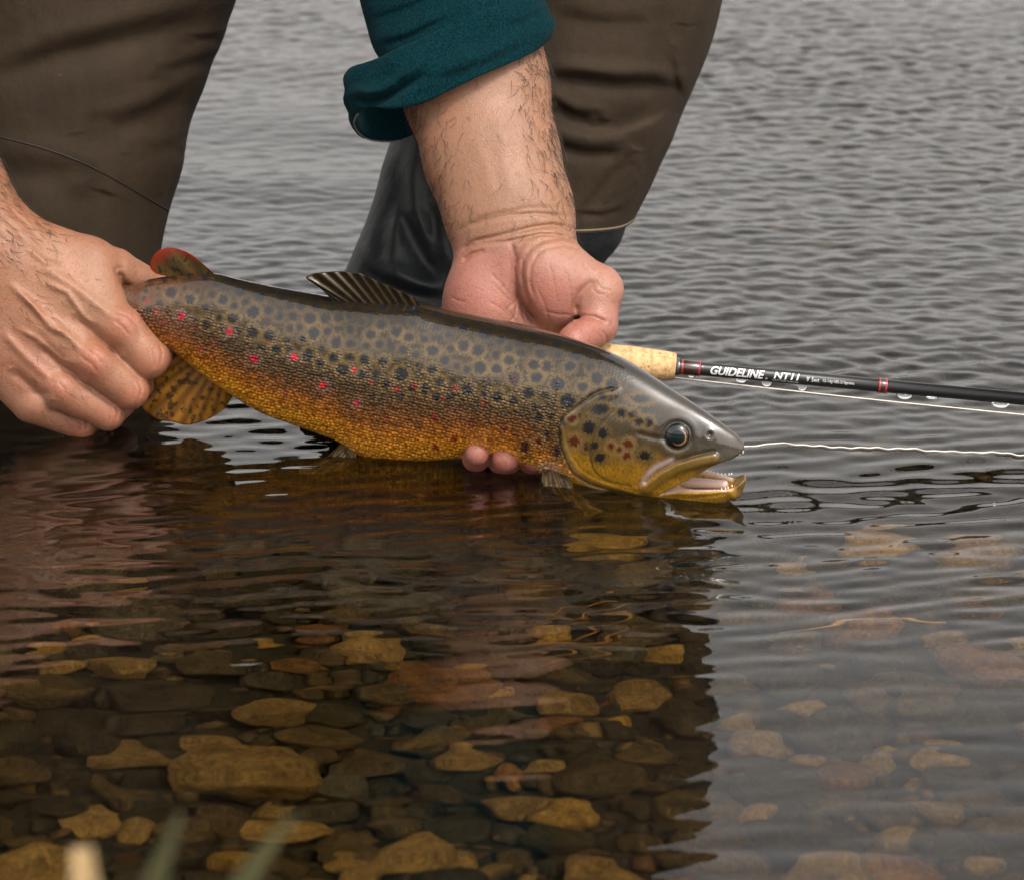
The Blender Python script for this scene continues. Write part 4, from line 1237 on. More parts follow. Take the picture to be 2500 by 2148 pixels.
def skin(x, y, dw=0.0):
    return (x, y, flank_w(x, y) + dw)
wp = flank_w(850, 1088); wq = flank_w(1352, 1148)
pel_b = [skin(868, 1100, 8), skin(856, 1094, 8), skin(842, 1086, 8), skin(832, 1080, 8)]
pel_r = [(872, 1128, wp - 6), (850, 1160, wp - 22), (800, 1192, wp - 36), (742, 1204, wp - 40), (732, 1190, wp - 36), (760, 1150, wp - 24), (815, 1102, wp - 6)]
fin('pelvic_fin', pel_b, pel_r, MAT_FP, rays=9, nu=100, wave_amp=1.8, seed=9)
fin('pelvic_fin', pel_b, pel_r, MAT_FP, rays=9, nu=100, wave_amp=1.8, seed=9, mirror=True)
pec_b = [skin(1392, 1160, 8), skin(1372, 1152, 8), skin(1348, 1144, 8), skin(1326, 1140, 8)]
pec_r = [(1402, 1200, wq - 20), (1420, 1252, wq - 44), (1462, 1290, wq - 62), (1468, 1318, wq - 72), (1432, 1332, wq - 76), (1416, 1296, wq - 62), (1382, 1252, wq - 44), (1340, 1206, wq - 22), (1322, 1172, wq - 8)]
fin('pectoral_fin', pec_b, pec_r, MAT_FP, rays=9, nu=120, nv=34, wave_amp=1.8, seed=13)
fin('pectoral_fin', pec_b, pec_r, MAT_FP, rays=9, nu=120, nv=34, wave_amp=1.8, seed=13, mirror=True)
fin('tail_fin', [(222, 700, W_(222)), (216, 745, W_(216)), (214, 790, W_(214)), (220, 850, W_(220))],
    [(110, 690, W_(110) + 30), (80, 730, W_(80) + 30), (92, 775, W_(92) + 30), (70, 830, W_(70) + 30), (96, 890, W_(96) + 30)], MAT_FD, rays=15, nu=110, seed=15)

# --- teeth
MAT_TOOTH = mat_plain('tooth', (0.75, 0.68, 0.60), 0.25)
VV, FF = [], []
def tooth(x, y, w, hgt):
    n = sum(len(q) for q in VV)
    p, ff = tube(at([[x, y, w], [x + 0.6, y - hgt * 0.6, w], [x - 0.8, y - hgt, w]]), np.array([2.2, 1.5, 0.3]) / S, 5)
    VV.append(p); FF.append(ff + n)
def fish_pt(x, ynear, ccn, cc=None):
    """depth and height of a point given by where it shows at the near offset ccn (< 0), moved across to offset cc"""
    c, H, T = [float(v[0]) for v in fish_sec(np.array([float(x)]))]
    b = (c - ynear - ccn * SF) / CF
    q = ccn if cc is None else cc
    return (x, c - (b * CF + q * SF), float(fish_w0(x)) - b * SF + q * CF)
for x in np.arange(1668, 1792, 8.5):
    T = float(spl(np.array([x]), THK)[0])
    y = np.interp(x, [1668, 1700, 1740, 1775, 1792], [1187, 1192, 1196, 1194, 1187])
    for sgn in (-1, 1):
        p = fish_pt(x + r.uniform(-1.5, 1.5), y + 3, -40.0, sgn * T * 0.74)
        tooth(p[0], p[1], p[2], r.uniform(4, 8))
for x in np.arange(1742, 1816, 8.0):
    T = float(spl(np.array([x]), THK)[0])
    y = np.interp(x, [1738, 1788, 1812, 1826], [1128, 1122, 1116, 1111])
    p = fish_pt(x, y - 4, -40.0, -T * 0.66)
    tooth(p[0], p[1], p[2], -r.uniform(5, 8))
obj('teeth', quads_to_mesh('teeth', np.vstack(VV), np.vstack(FF), [MAT_TOOTH]), trout, kind='stuff')
# --- tongue
f = Field((1620, 1120, -380), (1810, 1230, -100), 3.0)
f.cone(fish_pt(1655, 1196, -40.0, 0.0), fish_pt(1768, 1202, -40.0, 0.0), 15, 11, 6)
Vt, Qt = f.mesh(1)
obj('tongue', mesh_np('tongue', at(Vt), Qt, [mat_plain('tongue_flesh', (0.62, 0.46, 0.40), 0.25)]), trout)
# ------------------------------------------------------------------ fly rod
rod = thing('fly_rod', (0, 0, 0), 'black fly rod with cork grip and silver lettering reaching out from under the hand', 'fishing rod')
RW = 150.0
ra_, rb_ = np.array([1660.0, 896.5, RW]), np.array([2560.0, 979.5, RW])
A_, B_ = at1(*ra_), at1(*rb_)
rdir = (B_ - A_) / np.linalg.norm(B_ - A_)
def rod_pt(px):
    """point of the rod's axis that shows at picture column px"""
    return at1(px, 896.5 + (px - 1660.0) * (979.5 - 896.5) / 900.0, RW)
toc = CAM - (A_ + B_) / 2; toc -= rdir * toc.dot(rdir); toc /= np.linalg.norm(toc)
rup = np.cross(toc, rdir)                                              # up along the face that looks to the lens
if rup[2] < 0:
    rup = -rup
KR = (DIST + RW / S) / DIST / S
def lathe(prof, n=40):
    """prof: (picture column, radius in picture units)"""
    V = []
    for px, r_ in prof:
        p = rod_pt(px)
        for i in range(n):
            g = 2 * math.pi * i / n
            V.append(p + r_ * KR * (math.cos(g) * toc + math.sin(g) * rup))
    V = np.array(V); F = [list(q) for q in grid_faces(len(prof), n, close_v=True)]
    k = len(V); V = np.vstack([V, rod_pt(prof[0][0]), rod_pt(prof[-1][0])])
    e = (len(prof) - 1) * n
    F += [[k, (i + 1) % n, i, k] for i in range(n)] + [[k + 1, e + i, e + (i + 1) % n, k + 1] for i in range(n)]
    return V, F
def rpart(name, prof, mat, n=40):
    V, F = lathe(prof, n)
    return obj(name, quads_to_mesh(name, V, F, [mat]), rod)
def mat_cork():
    m = M('cork'); c = m.coord()
    n = m.noise(c, 330, 5, 0.65); v = m.voronoi(m.mapping(c, (1, 1, 0.5)), 500); n2 = m.noise(c, 60, 3)
    col = m.ramp(n, [(0.28, (0.30, 0.165, 0.065)), (0.5, (0.56, 0.36, 0.165)), (0.7, (0.66, 0.45, 0.23))])
    pits = m.ramp(m.noise(m.mapping(c, (1, 1, 1)), 420, 2, 0.5), [(0.64, (0, 0, 0)), (0.70, (0.85,) * 3)])
    col = m.mix(col, (0.14, 0.065, 0.025), pits)
    w = m.new('ShaderNodeTexWave', wave_type='BANDS', bands_direction='X'); w.inputs['Scale'].default_value = 26; w.inputs['Distortion'].default_value = 1.2
    m.link(c, w.inputs['Vector'])
    col = m.mix(col, (0.36, 0.2, 0.085), m.ramp(w.outputs['Fac'], [(0.90, (0, 0, 0)), (0.99, (0.45,) * 3)]))
    return m.set(Base_Color=col, Roughness=0.75, Normal=m.bump(n, 0.3, 0.0006))
rpart('cork_grip', [(1075, 30), (1085, 36), (1180, 40), (1300, 37), (1400, 37), (1480, 40), (1540, 40.5), (1600, 37.5), (1636, 34.5), (1645, 33.5), (1649, 31.5)], mat_cork())
MAT_SEAT = mat_plain('reel_seat_metal', (0.05, 0.05, 0.055), 0.3, Metallic=0.8)
rpart('reel_seat', [(845, 30), (850, 33), (880, 33), (884, 27), (1040, 27), (1044, 33), (1072, 33)], MAT_SEAT)
rpart('winding_check', [(1649.5, 24), (1655, 22.5), (1661, 18.8)], mat_plain('check_metal', (0.16, 0.16, 0.17), 0.25, Metallic=0.9))
def mat_blank():
    m = M('carbon_blank'); n = m.noise(m.coord(), 240, 4)
    m.set(Base_Color=(0.010, 0.010, 0.011), Roughness=m.ramp(n, [(0.3, (0.28,) * 3), (0.7, (0.42,) * 3)]))
    m.b.inputs['Coat Weight'].default_value = 0.25; m.b.inputs['Coat Roughness'].default_value = 0.1
    return m.m
rpart('blank', [(1661, 16.6), (1720, 16.4), (2000, 16.2), (2560, 15.6)], mat_blank())
def lacq(name, c):
    m = M(name); m.set(Base_Color=c, Roughness=0.35); m.b.inputs['Coat Weight'].default_value = 1.0; m.b.inputs['Coat Roughness'].default_value = 0.03
    return m.m
MAT_WRAP, MAT_RED = lacq('maroon_thread', (0.028, 0.006, 0.005)), lacq('red_thread', (0.30, 0.018, 0.016))
rpart('thread_wrap', [(1661.5, 17.6), (1664, 18.6), (1706, 18.4), (1711, 17.0)], MAT_WRAP)
rpart('thread_wrap', [(2142, 16.4), (2146, 18.0), (2163, 18.0), (2167, 16.3)], MAT_WRAP)
for x in (1665.5, 1707, 2146.5, 2162.5):
    rpart('thread_band', [(x - 2.4, 18.0), (x - 1.8, 18.9), (x + 1.8, 18.9), (x + 2.4, 18.0)], MAT_RED)
MAT_PRINT = mat_plain('silver_print', (0.62, 0.62, 0.62), 0.4)

def print_text(body, x0, x1, yc, hgt, shear=0.0, bold=0.0, name='lettering'):
    """lettering wrapped on the blank between picture columns x0 and x1; yc: offset above the axis, hgt: cap height"""
    cu = bpy.data.curves.new(name, 'FONT'); cu.body = body; cu.shear = shear; cu.offset = bold; cu.resolution_u = 3
    o = bpy.data.objects.new(name, cu); COL.objects.link(o)
    bpy.context.view_layer.update()
    me = bpy.data.meshes.new_from_object(o.evaluated_get(bpy.context.evaluated_depsgraph_get()))
    bpy.data.objects.remove(o); bpy.data.curves.remove(cu)
    bm = bmesh.new(); bm.from_mesh(me)
    ys_ = [v.co.y for v in bm.verts]; xs_ = [v.co.x for v in bm.verts]
    ya, yb, xa, xb = min(ys_), max(ys_), min(xs_), max(xs_)
    for i in range(1, 9):
        y = ya + (yb - ya) * i / 9
        bmesh.ops.bisect_plane(bm, geom=bm.verts[:] + bm.edges[:] + bm.faces[:], plane_co=(0, y, 0), plane_no=(0, 1, 0))
    for v in bm.verts:
        px = x0 + (v.co.x - xa) / (xb - xa) * (x1 - x0)
        hh = yc + ((v.co.y - ya) / (yb - ya) - 0.5) * hgt
        g = hh / 16.4
        r_ = 16.75 * KR
        p = rod_pt(px)
        v.co = Vector(p + r_ * (math.cos(g) * toc + math.sin(g) * rup))
    bm.to_mesh(me); bm.free()
    me.materials.append(MAT_PRINT)
    return obj(name, me, rod)
print_text('GUIDELINE', 1734, 1866, -0.5, 22, 0.28, 0.030)
print_text('®', 1868, 1874, -9.5, 6)
print_text('NT11', 1888, 1951, 1.5, 17, 0.22, 0.026)
print_text('C.A.P T1100 Technology', 1886, 1950, -12.0, 6.0)
print_text("9' 5wt", 1968, 1999, -1.0, 11)
print_text('12-14g/185-215grains', 2008, 2084, -2.0, 9.5)

# ------------------------------------------------------------------ lines and drops
MAT_LINE = M('nylon_line').set(Base_Color=(0.72, 0.66, 0.58), Roughness=0.25)
u = np.linspace(0, 1, 70)
P = np.stack([1640 + 930 * u, 921 + 98 * u + 3.0 * np.sin(3 * u), RW + 6 - 2 * u], 1)
v, ff = tube(at(P), 1.5 / S, 6)
obj('fishing_line', quads_to_mesh('fishing_line', v, ff, [MAT_LINE]), None, label='thin pale line running just below the black rod', category='fishing line')
lk = np.array([(1800, 1097), (1830, 1093), (1870, 1090), (1910, 1089), (1960, 1092), (2010, 1096), (2060, 1095), (2100, 1099), (2143, 1098), (2200, 1102), (2250, 1103), (2302, 1107), (2360, 1109), (2420, 1112), (2480, 1113), (2560, 1118)], float)
lx = np.linspace(1800, 2560, 150); ly = spl(lx, lk) + 1.6 * np.sin(lx / 17.0) + 1.0 * np.sin(lx / 7.3)
wl_ = (1138 - ly) / math.tan(PITCH)
PW = at(np.stack([lx, ly, wl_], 1)); 
PW[:, 2] = water_h(PW[:, 0], PW[:, 1]) + 0.0009
v, ff = tube(PW, 1.8 / S, 6)
obj('leader', quads_to_mesh('leader', v, ff, [MAT_LINE]), None, label='pale wavy leader floating on the water away from the snout of the trout', category='fishing line')

def mat_drop():
    m = M('water_drop'); g = m.new('ShaderNodeBsdfGlass'); g.inputs['IOR'].default_value = 1.33; g.inputs['Roughness'].default_value = 0.0
    m.link(g.outputs[0], m.out.inputs['Surface']); return m.m
MAT_DROP = mat_drop()
def drop_mesh(wd, hg):
    bm = bmesh.new(); bmesh.ops.create_uvsphere(bm, u_segments=24, v_segments=16, radius=1.0)
    for v in bm.verts:
        z = v.co.z
        if z > 0:
            v.co.z *= 0.45
        v.co.x *= wd; v.co.y *= 0.75 * wd; v.co.z *= hg
    me = bpy.data.meshes.new('water_drop'); bm.to_mesh(me); bm.free()
    for p in me.polygons:
        p.use_smooth = True
    me.materials.append(MAT_DROP); return me
DROPS = [(1690, 11, 9), (1811, 17, 9), (1873, 15, 14), (1960, 14, 17), (2209, 21, 13), (2276, 17, 6), (2443, 23, 12)]
for x, y, q in ((1497, 470, 5), (1478, 492, 6), (1462, 512, 5), (1485, 520, 4), (1545, 398, 4), (1558, 405, 3), (146, 183, 3), (354, 331, 3.5), (1505, 538, 3)):
    rows_q = rowsA if x < 600 else rowsB
    o = obj('water_drop', drop_mesh(q * KR, q * KR), None, category='drop',
            label='tiny splash drop on the brown knee cloth of the wader leg' if x > 600 else 'tiny splash drop on the wader leg behind the gripping hand',
            group='splash drops on the knee' if x > 600 else 'splash drops on the leg')
    o.location = Vector(at1(x, y, front_w(rows_q, x, y, 0) - (14 if x > 600 else 0)))
for x, wd, hg in DROPS:
    o = obj('water_drop', drop_mesh(wd * KR, hg * KR), None, label='clear water drop hanging from the underside of the black rod', category='drop', group='drops under the rod')
    p = rod_pt(x) + np.array([0, 0, -16.0 * KR])
    o.location = Vector(p); o.rotation_euler = (0, math.atan2(-rdir[2], rdir[0]), 0)
# ------------------------------------------------------------------ stones of the bed
def mat_stone(name, c0, c1, c2, band=0.0):
    m = M(name); c = m.coord()
    info = m.new('ShaderNodeObjectInfo')
    off = m.new('ShaderNodeVectorMath', operation='ADD'); m.link(c, off.inputs[0])
    sc_ = m.new('ShaderNodeVectorMath', operation='SCALE'); sc_.inputs['Scale'].default_value = 37.0
    comb = m.new('ShaderNodeCombineXYZ')
    for i in range(3):
        m.link(info.outputs['Random'], comb.inputs[i])
    m.link(comb.outputs[0], sc_.inputs[0]); m.link(sc_.outputs[0], off.inputs[1])
    v = off.outputs[0]
    n = m.noise(v, 1.6, 6, 0.62, 0.6); n2 = m.noise(v, 9.0, 5, 0.7)
    col = m.ramp(n, [(0.28, c0), (0.5, c1), (0.72, c2)])
    col = m.mix(col, m.ramp(n2, [(0.34, (0.35, 0.33, 0.30)), (0.52, (1, 1, 1)), (0.7, (1.35, 1.3, 1.2))]), 0.85, 'MULTIPLY')
    if band:
        w = m.new('ShaderNodeTexWave', wave_type='BANDS', bands_direction='Z'); w.inputs['Scale'].default_value = 1.7; w.inputs['Distortion'].default_value = 4.0; w.inputs['Detail'].default_value = 3
        m.link(v, w.inputs['Vector'])
        col = m.mix(col, c2, m.math('MULTIPLY', m.ramp(w.outputs['Fac'], [(0.7, (0, 0, 0)), (0.95, (1, 1, 1))]), band))
    rv = m.ramp(info.outputs['Random'], [(0.0, (0.70, 0.70, 0.70)), (1.0, (1.25, 1.25, 1.22))])
    col = m.mix(col, rv, 1.0, 'MULTIPLY')
    b = m.bump(n2, 0.5, 0.06); b = m.bump(n, 0.4, 0.15, b)
    return m.set(Base_Color=col, Roughness=0.7, Normal=b)
STONE = {'tan': mat_stone('tan_stone', (0.11, 0.067, 0.022), (0.24, 0.152, 0.056), (0.38, 0.255, 0.108)),
         'yellow': mat_stone('ochre_stone', (0.18, 0.105, 0.022), (0.38, 0.23, 0.05), (0.56, 0.37, 0.11)),
         'brown': mat_stone('brown_stone', (0.026, 0.018, 0.008), (0.072, 0.047, 0.019), (0.15, 0.105, 0.045), 0.25),
         'dark': mat_stone('dark_stone', (0.010, 0.008, 0.005), (0.026, 0.020, 0.011), (0.065, 0.048, 0.026), 0.5),
         'grey': mat_stone('grey_stone', (0.030, 0.026, 0.020), (0.070, 0.060, 0.044), (0.13, 0.11, 0.08)),
         'rust': mat_stone('rust_stone', (0.07, 0.028, 0.010), (0.17, 0.075, 0.022), (0.30, 0.16, 0.05))}
def stone_mesh(seed, sub=4):
    r = random.Random(seed)
    bm = bmesh.new(); bmesh.ops.create_icosphere(bm, subdivisions=sub, radius=1.0)
    pl = []
    for _ in range(r.randint(9, 14)):
        n = Vector((r.gauss(0, 1), r.gauss(0, 1), r.gauss(0, 1))).normalized(); pl.append((n, r.uniform(0.55, 1.0)))
    sharp = r.uniform(7, 14)
    off = Vector((r.uniform(0, 50), r.uniform(0, 50), r.uniform(0, 50)))
    for v in bm.verts:
        d = v.co.normalized()
        a = 0.0
        for n, h in pl:
            q = d.dot(n) / h
            if q > 0:
                a += q ** sharp
        rad = (a + 0.9 ** sharp) ** (-1 / sharp)
        rad *= 1 + 0.07 * mnoise.noise(d * 1.7 + off) + 0.035 * mnoise.noise(d * 4.3 + off) + 0.015 * mnoise.noise(d * 10 + off)
        v.co = d * rad
    xs_ = [max(abs(v.co[i]) for v in bm.verts) for i in range(3)]
    for v in bm.verts:
        v.co = Vector((v.co.x / xs_[0], v.co.y / xs_[1], v.co.z / xs_[2]))
    me = bpy.data.meshes.new('river_stone'); bm.to_mesh(me); bm.free()
    for p in me.polygons:
        p.use_smooth = True
    return me
SHAPES = {}
for k_ in STONE:
    SHAPES[k_] = []
    for i in range(5):
        me = stone_mesh(100 * len(SHAPES) + i, 4); me.materials.append(STONE[k_]); SHAPES[k_].append(me)
CLS = {'tan': 'tan stone', 'yellow': 'ochre stone', 'brown': 'brown stone', 'dark': 'near black stone', 'grey': 'grey stone', 'rust': 'rust red stone'}
ANCHOR = [(n_, *bed_at(px, py)[0][:2]) for n_, px, py in (
    ('close to the largest flat slab', 567, 1925), ('near the pale speckled oval stone', 296, 1638), ('by the golden stone under the pectoral fin', 1480, 1338),
    ('near the bright ochre jagged stone', 1346, 1560), ('by the oval stone under the trailing weed', 1371, 1728), ('beside the tan stone with a bright worn top', 1146, 1864),
    ('near the pale square stone below the forearm', 1146, 1640), ('near the long narrow tan stone', 241, 2018), ('near the ochre stone behind the leaning reed', 579, 2118),
    ('near the pale domed cobble', 1968, 1880), ('close to the drifting straw', 2100, 1600), ('below the gripping hand', 200, 1300), ('below the belly of the trout', 800, 1350),
    ('along the edge of the sky reflection', 1600, 1950), ('under the sky reflection beyond the domed cobble', 2350, 1950), ('below the rod in the rippled water', 2250, 1300))]
taken = []
rs = random.Random(5)
def stone(px, py, wpx, hpx, kind, label=None, yaw=None, lift=0.0, tilt=None):
    p, k = bed_at(px, py)
    a = wpx / S * k / 2
    bdep = a * rs.uniform(0.6, 0.85); hz = min(max(hpx / S * k * 0.55, a * 0.30), a * 0.8)
    return stone_at(p[0], p[1], a, bdep, hz, kind, label, yaw, lift, tilt)
def stone_at(x, y, a, bdep, hz, kind, label=None, yaw=None, lift=0.0, tilt=None):
    o = obj('river_stone', rs.choice(SHAPES[kind]))
    o.scale = (a, bdep, hz)
    o.location = (x, y, float(bed_z(x, y)) + hz * 0.62 + lift)
    o.rotation_euler = (rs.gauss(0, 0.16), rs.gauss(0, 0.16) if tilt is None else tilt, rs.uniform(-0.5, 0.5) if yaw is None else yaw)
    o['category'] = 'stone'
    if label:
        o['label'] = label
    else:
        an = min(ANCHOR, key=lambda q: (q[1] - x)**2 + (q[2] - y)**2)[0]
        sz = 'small' if a < 0.0125 else 'mid-sized' if a < 0.021 else 'large'
        sh = 'flat' if hz < 0.5 * bdep else 'rounded'
        o['label'] = sz + ' ' + sh + ' ' + CLS[kind] + ' ' + an
        o['group'] = CLS[kind] + 's ' + an
    taken.append((x, y, max(a, bdep)))
    return o
BIG = [(567, 1925, 490, 230, 'tan', 'largest flat brown slab on the riverbed, pale top and dark underside', 0.05, 0.05),
       (296, 1638, 215, 90, 'tan', 'pale speckled oval stone in front of the gripping hand', -0.1, 0.12),
       (199, 1828, 235, 150, 'dark', 'dark smooth stone with pale bands, tilted down towards the slab', -0.5, 0.3),
       (386, 1783, 245, 105, 'dark', 'dark striped stone lying between the pale oval stone and the slab', 0.3, -0.15),
       (664, 1752, 255, 95, 'tan', 'tan flat stone leaning on a brown one behind the large slab', 0.1, 0.1),
       (770, 1812, 265, 85, 'brown', None, -0.1, 0.05), (525, 1822, 190, 60, 'tan', None, 0.0, 0.0),
       (911, 1879, 220, 100, 'brown', None, 0.0, -0.1), (1146, 1864, 205, 88, 'tan', 'tan stone with a bright worn top beside the large slab', 0.0, 0.15),
       (163, 1909, 175, 95, 'dark', None, 0.0, 0.0), (241, 2018, 205, 62, 'tan', 'long narrow tan stone sloping beside the blurred reeds', -0.3, 0.25),
       (440, 2045, 185, 95, 'brown', None, 0, 0), (706, 2038, 285, 68, 'tan', 'long flat pale tan stone in front of the large slab', 0.05, -0.05),
       (579, 2118, 160, 85, 'yellow', 'ochre rough stone half behind the leaning olive reed', 0, 0), (857, 1964, 85, 88, 'brown', None, 0, 0),
       (959, 2032, 185, 110, 'brown', None, 0, 0), (845, 2128, 175, 64, 'tan', None, 0, 0), (24, 1760, 130, 105, 'brown', None, 0, 0),
       (40, 1964, 130, 125, 'dark', None, 0, 0), (362, 1712, 360, 64, 'dark', 'long flat dark slab behind the striped stone', 0.02, 0.02),
       (540, 1596, 78, 46, 'rust', None, None, None), (420, 1585, 60, 38, 'tan', None, None, None), (658, 1574, 74, 24, 'yellow', None, 0, 0), (724, 1634, 135, 64, 'rust', None, 0, 0),
       (995, 1656, 66, 38, 'yellow', None, 0, 0), (1146, 1640, 112, 62, 'yellow', 'pale square stone seen through the reflection of the forearm', 0, 0), (748, 1698, 105, 52, 'brown', None, 0, 0),
       (579, 1690, 62, 68, 'brown', None, 0, 0), (573, 1531, 205, 52, 'dark', None, 0, 0), (314, 1441, 125, 74, 'tan', None, 0, 0), (115, 1598, 115, 62, 'yellow', None, 0, 0),
       (1346, 1560, 135, 76, 'yellow', 'bright ochre jagged stone below the pectoral fin', 0, 0), (1371, 1728, 195, 84, 'tan', 'oval tan stone under the trailing weed', 0.05, 0.1),
       (1322, 1800, 88, 70, 'grey', None, 0, 0), (1515, 1740, 115, 62, 'dark', None, 0, 0), (1503, 1796, 105, 66, 'dark', None, 0, 0), (1400, 1832, 125, 58, 'dark', None, 0, 0),
       (1570, 1862, 185, 90, 'brown', None, 0, 0), (1338, 1880, 145, 70, 'tan', None, 0, 0), (1606, 1935, 120, 80, 'brown', None, 0, 0), (1370, 2008, 205, 130, 'yellow', None, 0, 0),
       (1642, 1962, 90, 90, 'grey', None, 0, 0), (1570, 1996, 120, 90, 'dark', None, 0, 0), (1563, 2068, 135, 76, 'brown', None, 0, 0), (1443, 2092, 105, 70, 'brown', None, 0, 0),
       (1612, 2036, 100, 70, 'dark', None, 0, 0), (1640, 2116, 110, 80, 'brown', None, 0, 0), (1480, 1338, 235, 84, 'yellow', 'golden flat stone under the pectoral fin', 0.1, 0.0),
       (1968, 1880, 118, 108, 'tan', 'pale domed cobble seen faintly through the sky reflection', 0, 0), (1962, 1742, 145, 72, 'tan', None, 0, 0), (2160, 1832, 70, 48, 'yellow', None, 0, 0), (1793, 1772, 125, 48, 'tan', None, 0, 0),
       (2293, 1820, 125, 52, 'tan', None, 0, 0), (2396, 2128, 125, 84, 'tan', None, 0, 0), (2245, 1924, 115, 62, 'tan', None, 0, 0), (2480, 1602, 90, 50, 'tan', None, 0, 0), (1240, 2120, 150, 80, 'brown', None, 0, 0),
       (1085, 1960, 170, 90, 'brown', None, 0, 0), (1180, 1960, 110, 70, 'dark', None, 0, 0), (1230, 1740, 110, 60, 'brown', None, 0, 0), (1060, 1760, 190, 80, 'dark', None, 0, 0), (60, 2070, 160, 90, 'brown', None, 0, 0), (330, 2125, 200, 70, 'dark', None, 0, 0)]
for px, py, wp, hp, kind, label, yaw, tilt in BIG:
    stone(px, py, wp, hp, kind, label, yaw, 0.0, tilt)
# the rest of the cobbles, thrown between them
kinds = ['dark'] * 7 + ['brown'] * 8 + ['grey'] * 2 + ['tan'] * 3 + ['rust'] * 2 + ['yellow'] * 1
lo_, _ = bed_at(1250, 1260); hi_, _ = bed_at(1250, 2148)
n_left = 296 - len(BIG)
for size0, size1, tries, quota in ((0.020, 0.032, 2500, 85), (0.013, 0.020, 4000, 110), (0.007, 0.013, 4000, 400)):
    for _ in range(tries):
        if n_left <= 0 or quota <= 0:
            break
        y = rs.uniform(hi_[1] - 0.04, -0.03)
        half = 0.33 * (DIST + y) / DIST
        x = rs.uniform(-half, half)
        a = rs.uniform(size0, size1)
        if any((x - tx)**2 + (y - ty)**2 < (0.60 * (a + ta))**2 for tx, ty, ta in taken):
            continue
        kd = rs.choice(kinds if y < -0.13 or x > 0.1 else ['dark', 'dark', 'dark', 'brown', 'grey'])  # under the fish the dimness of deeper water is put into darker stone colours
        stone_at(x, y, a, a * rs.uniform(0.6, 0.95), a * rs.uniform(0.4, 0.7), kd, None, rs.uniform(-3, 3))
        n_left -= 1; quota -= 1
# fine gravel between, and the bed further out
ico = bmesh.new(); bmesh.ops.create_icosphere(ico, subdivisions=1, radius=1.0)
IV = np.array([v.co[:] for v in ico.verts]); IF = np.array([[v.index for v in fc.verts] for fc in ico.faces]); ico.free()
rg = np.random.default_rng(31)
NG = 9000
gy = -0.62 + 2.6 * rg.random(NG)**1.7; gx = (rg.random(NG) * 2 - 1) * (0.36 + 0.19 * (gy + 0.3))
gs = rg.uniform(0.003, 0.0085, NG) * (1 + 1.4 * smooth01(0.1, 0.9, gy))
VV = IV[None] * (1 + 0.25 * rg.normal(0, 1, (NG, len(IV), 1)).clip(-1.2, 1.2)) * gs[:, None, None] * rg.uniform(0.6, 1.2, (NG, 1, 3)) * np.array([1.1, 0.9, 0.65])
VV = VV + np.stack([gx, gy, bed_z(gx, gy) + 0.3 * gs], 1)[:, None]
FF = IF[None] + (np.arange(NG) * len(IV))[:, None, None]
gcol = np.array([(0.035, 0.025, 0.013), (0.09, 0.055, 0.022), (0.16, 0.10, 0.04), (0.05, 0.042, 0.03), (0.28, 0.18, 0.06), (0.12, 0.05, 0.018)])[rg.choice(6, NG, p=[.34, .28, .14, .12, .06, .06])]
gm = mesh_np('gravel', VV.reshape(-1, 3), FF.reshape(-1, 3), [])
mg = M('gravel'); gm.materials.append(mg.set(Base_Color=mg.attr('pebble'), Roughness=0.75))
gcol = gcol * 0.45 * (1 - 0.6 * smooth01(-0.2, -0.05, gy))[:, None] * rg.uniform(0.7, 1.25, (NG, 1))  # light lost in deeper water is put into the pebble colour from the fish outwards
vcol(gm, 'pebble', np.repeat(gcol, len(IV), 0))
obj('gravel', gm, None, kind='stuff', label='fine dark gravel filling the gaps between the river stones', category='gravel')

# ------------------------------------------------------------------ plants
def blade(name, pts, widths, mat, label, category, group=None, thick=0.0006):
    P = resample(np.array(pts, float), 40); wd = np.interp(np.linspace(0, 1, 40), np.linspace(0, 1, len(widths)), widths)
    d = np.gradient(P[:, :2], axis=0); d /= np.linalg.norm(d, axis=1)[:, None] + 1e-9
    nrm = np.stack([-d[:, 1], d[:, 0]], 1)
    cols = []
    for s_, dz in ((-1, 0), (-0.5, 0.35), (0, 0.5), (0.5, 0.35), (1, 0)):
        q = P.copy(); q[:, :2] += nrm * (wd * s_)[:, None]; q[:, 2] += dz * wd
        cols.append(q)
    G = np.stack(cols, 1)
    G2 = G.copy(); G2[..., 2] += thick * S
    n_ = 40 * 5; F = grid_faces(40, 5)
    idx = np.arange(n_).reshape(40, 5); loop = np.concatenate([idx[0], idx[1:, -1], idx[-1, -2::-1], idx[-2:0:-1, 0]])
    side = np.array([[loop[i], loop[(i + 1) % len(loop)], loop[(i + 1) % len(loop)] + n_, loop[i] + n_] for i in range(len(loop))])
    me = mesh_np(name, at(np.vstack([G.reshape(-1, 3), G2.reshape(-1, 3)])), np.vstack([F, px_flip(F) + n_, side]), [mat])
    o = obj(name, me, None, label=label, category=category)
    if group:
        o['group'] = group
    return o
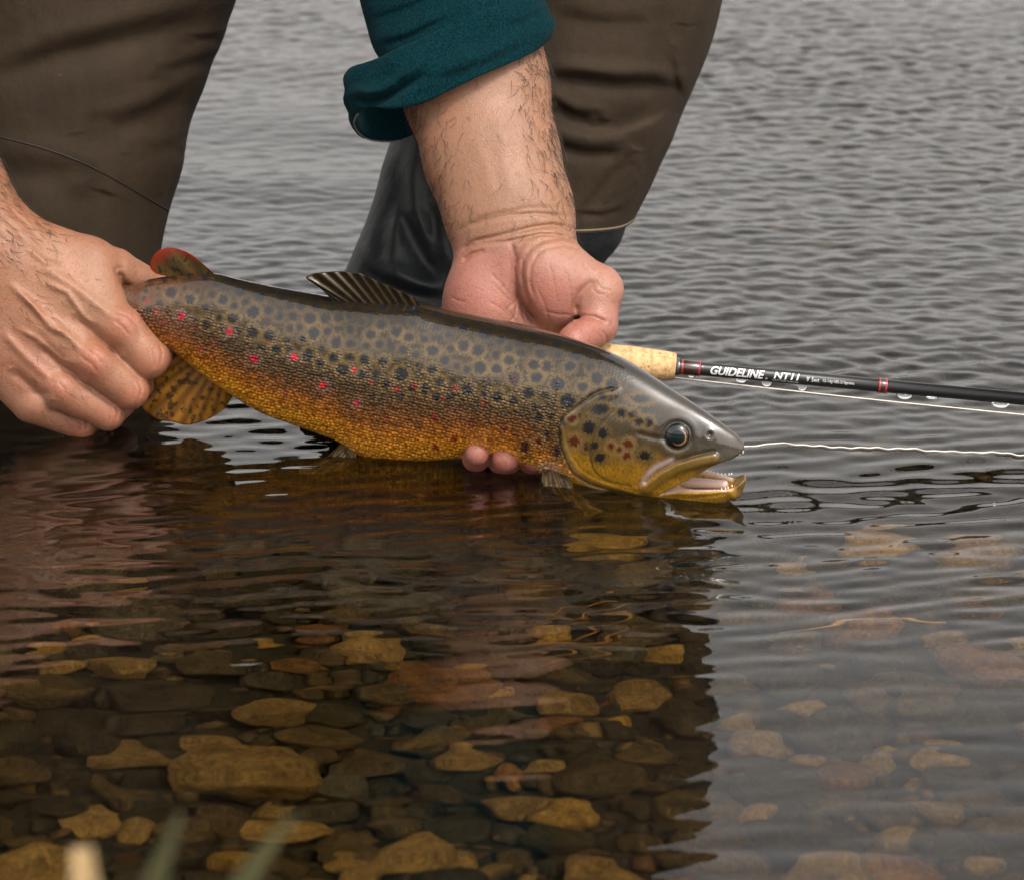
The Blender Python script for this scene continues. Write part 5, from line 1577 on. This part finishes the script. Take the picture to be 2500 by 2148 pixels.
def mat_grass(name, c0, c1):
    m = M(name); n = m.noise(m.mapping(m.coord(), (1, 1, 0.2)), 120, 4)
    return m.set(Base_Color=m.ramp(n, [(0.3, c0), (0.7, c1)]), Roughness=0.6)
G_OL, G_ST = mat_grass('olive_grass', (0.035, 0.038, 0.012), (0.07, 0.065, 0.022)), mat_grass('straw_grass', (0.30, 0.20, 0.09), (0.42, 0.30, 0.15))
WB = -5300
blade('reed', [(250, 2700, WB), (225, 2350, WB), (208, 2150, WB), (200, 2070, WB)], [46, 48, 46, 24], G_ST, 'out of focus straw coloured reed tip', 'reed')
blade('reed', [(250, 2700, WB), (330, 2330, WB), (392, 2110, WB), (440, 1990, WB)], [46, 44, 36, 6], G_OL, 'out of focus olive reed rising beside the straw tip', 'reed')
blade('reed', [(420, 2700, WB + 200), (520, 2320, WB + 200), (610, 2130, WB + 200), (720, 1985, WB + 200)], [46, 44, 34, 5], G_OL, 'out of focus olive reed leaning over the ochre stone', 'reed')

def strand(name, pxs, rad, mat, label, category, depth=0.02, group=None):
    pts = []
    for px, py in pxs:
        p, k = bed_at(px, py)
        pts.append((p[0], p[1], p[2] + depth))
    P = resample(np.array(pts)[:, [0, 1, 2]], 50)
    v, ff = tube(P, np.linspace(rad, rad * 0.35, 50), 6)
    o = obj(name, quads_to_mesh(name, v, ff, [mat]), None, label=label, category=category)
    if group:
        o['group'] = group
    return o
G_WEED = mat_grass('red_brown_weed', (0.10, 0.045, 0.012), (0.30, 0.15, 0.03))
strand('dry_straw', [(2305, 1606), (2230, 1597), (2150, 1596), (2060, 1604), (1960, 1620), (1900, 1634)], 0.0013, mat_plain('dry_stem', (0.50, 0.34, 0.17), 0.6), 'long curved dry straw drifting under the sky reflection', 'straw', 0.05)
rw = random.Random(2)
for i in range(7):
    x0, y0 = 1560 - rw.uniform(0, 60), 1500 + i * 22 + rw.uniform(-8, 8)
    q = [(x0, y0)]
    for j in range(5):
        q.append((q[-1][0] - rw.uniform(30, 50), q[-1][1] + rw.uniform(2, 18)))
    strand('water_weed', q, 0.0011, G_WEED, 'thin red brown water weed strand trailing over the stones', 'weed', 0.03, 'weed strands over the stones')
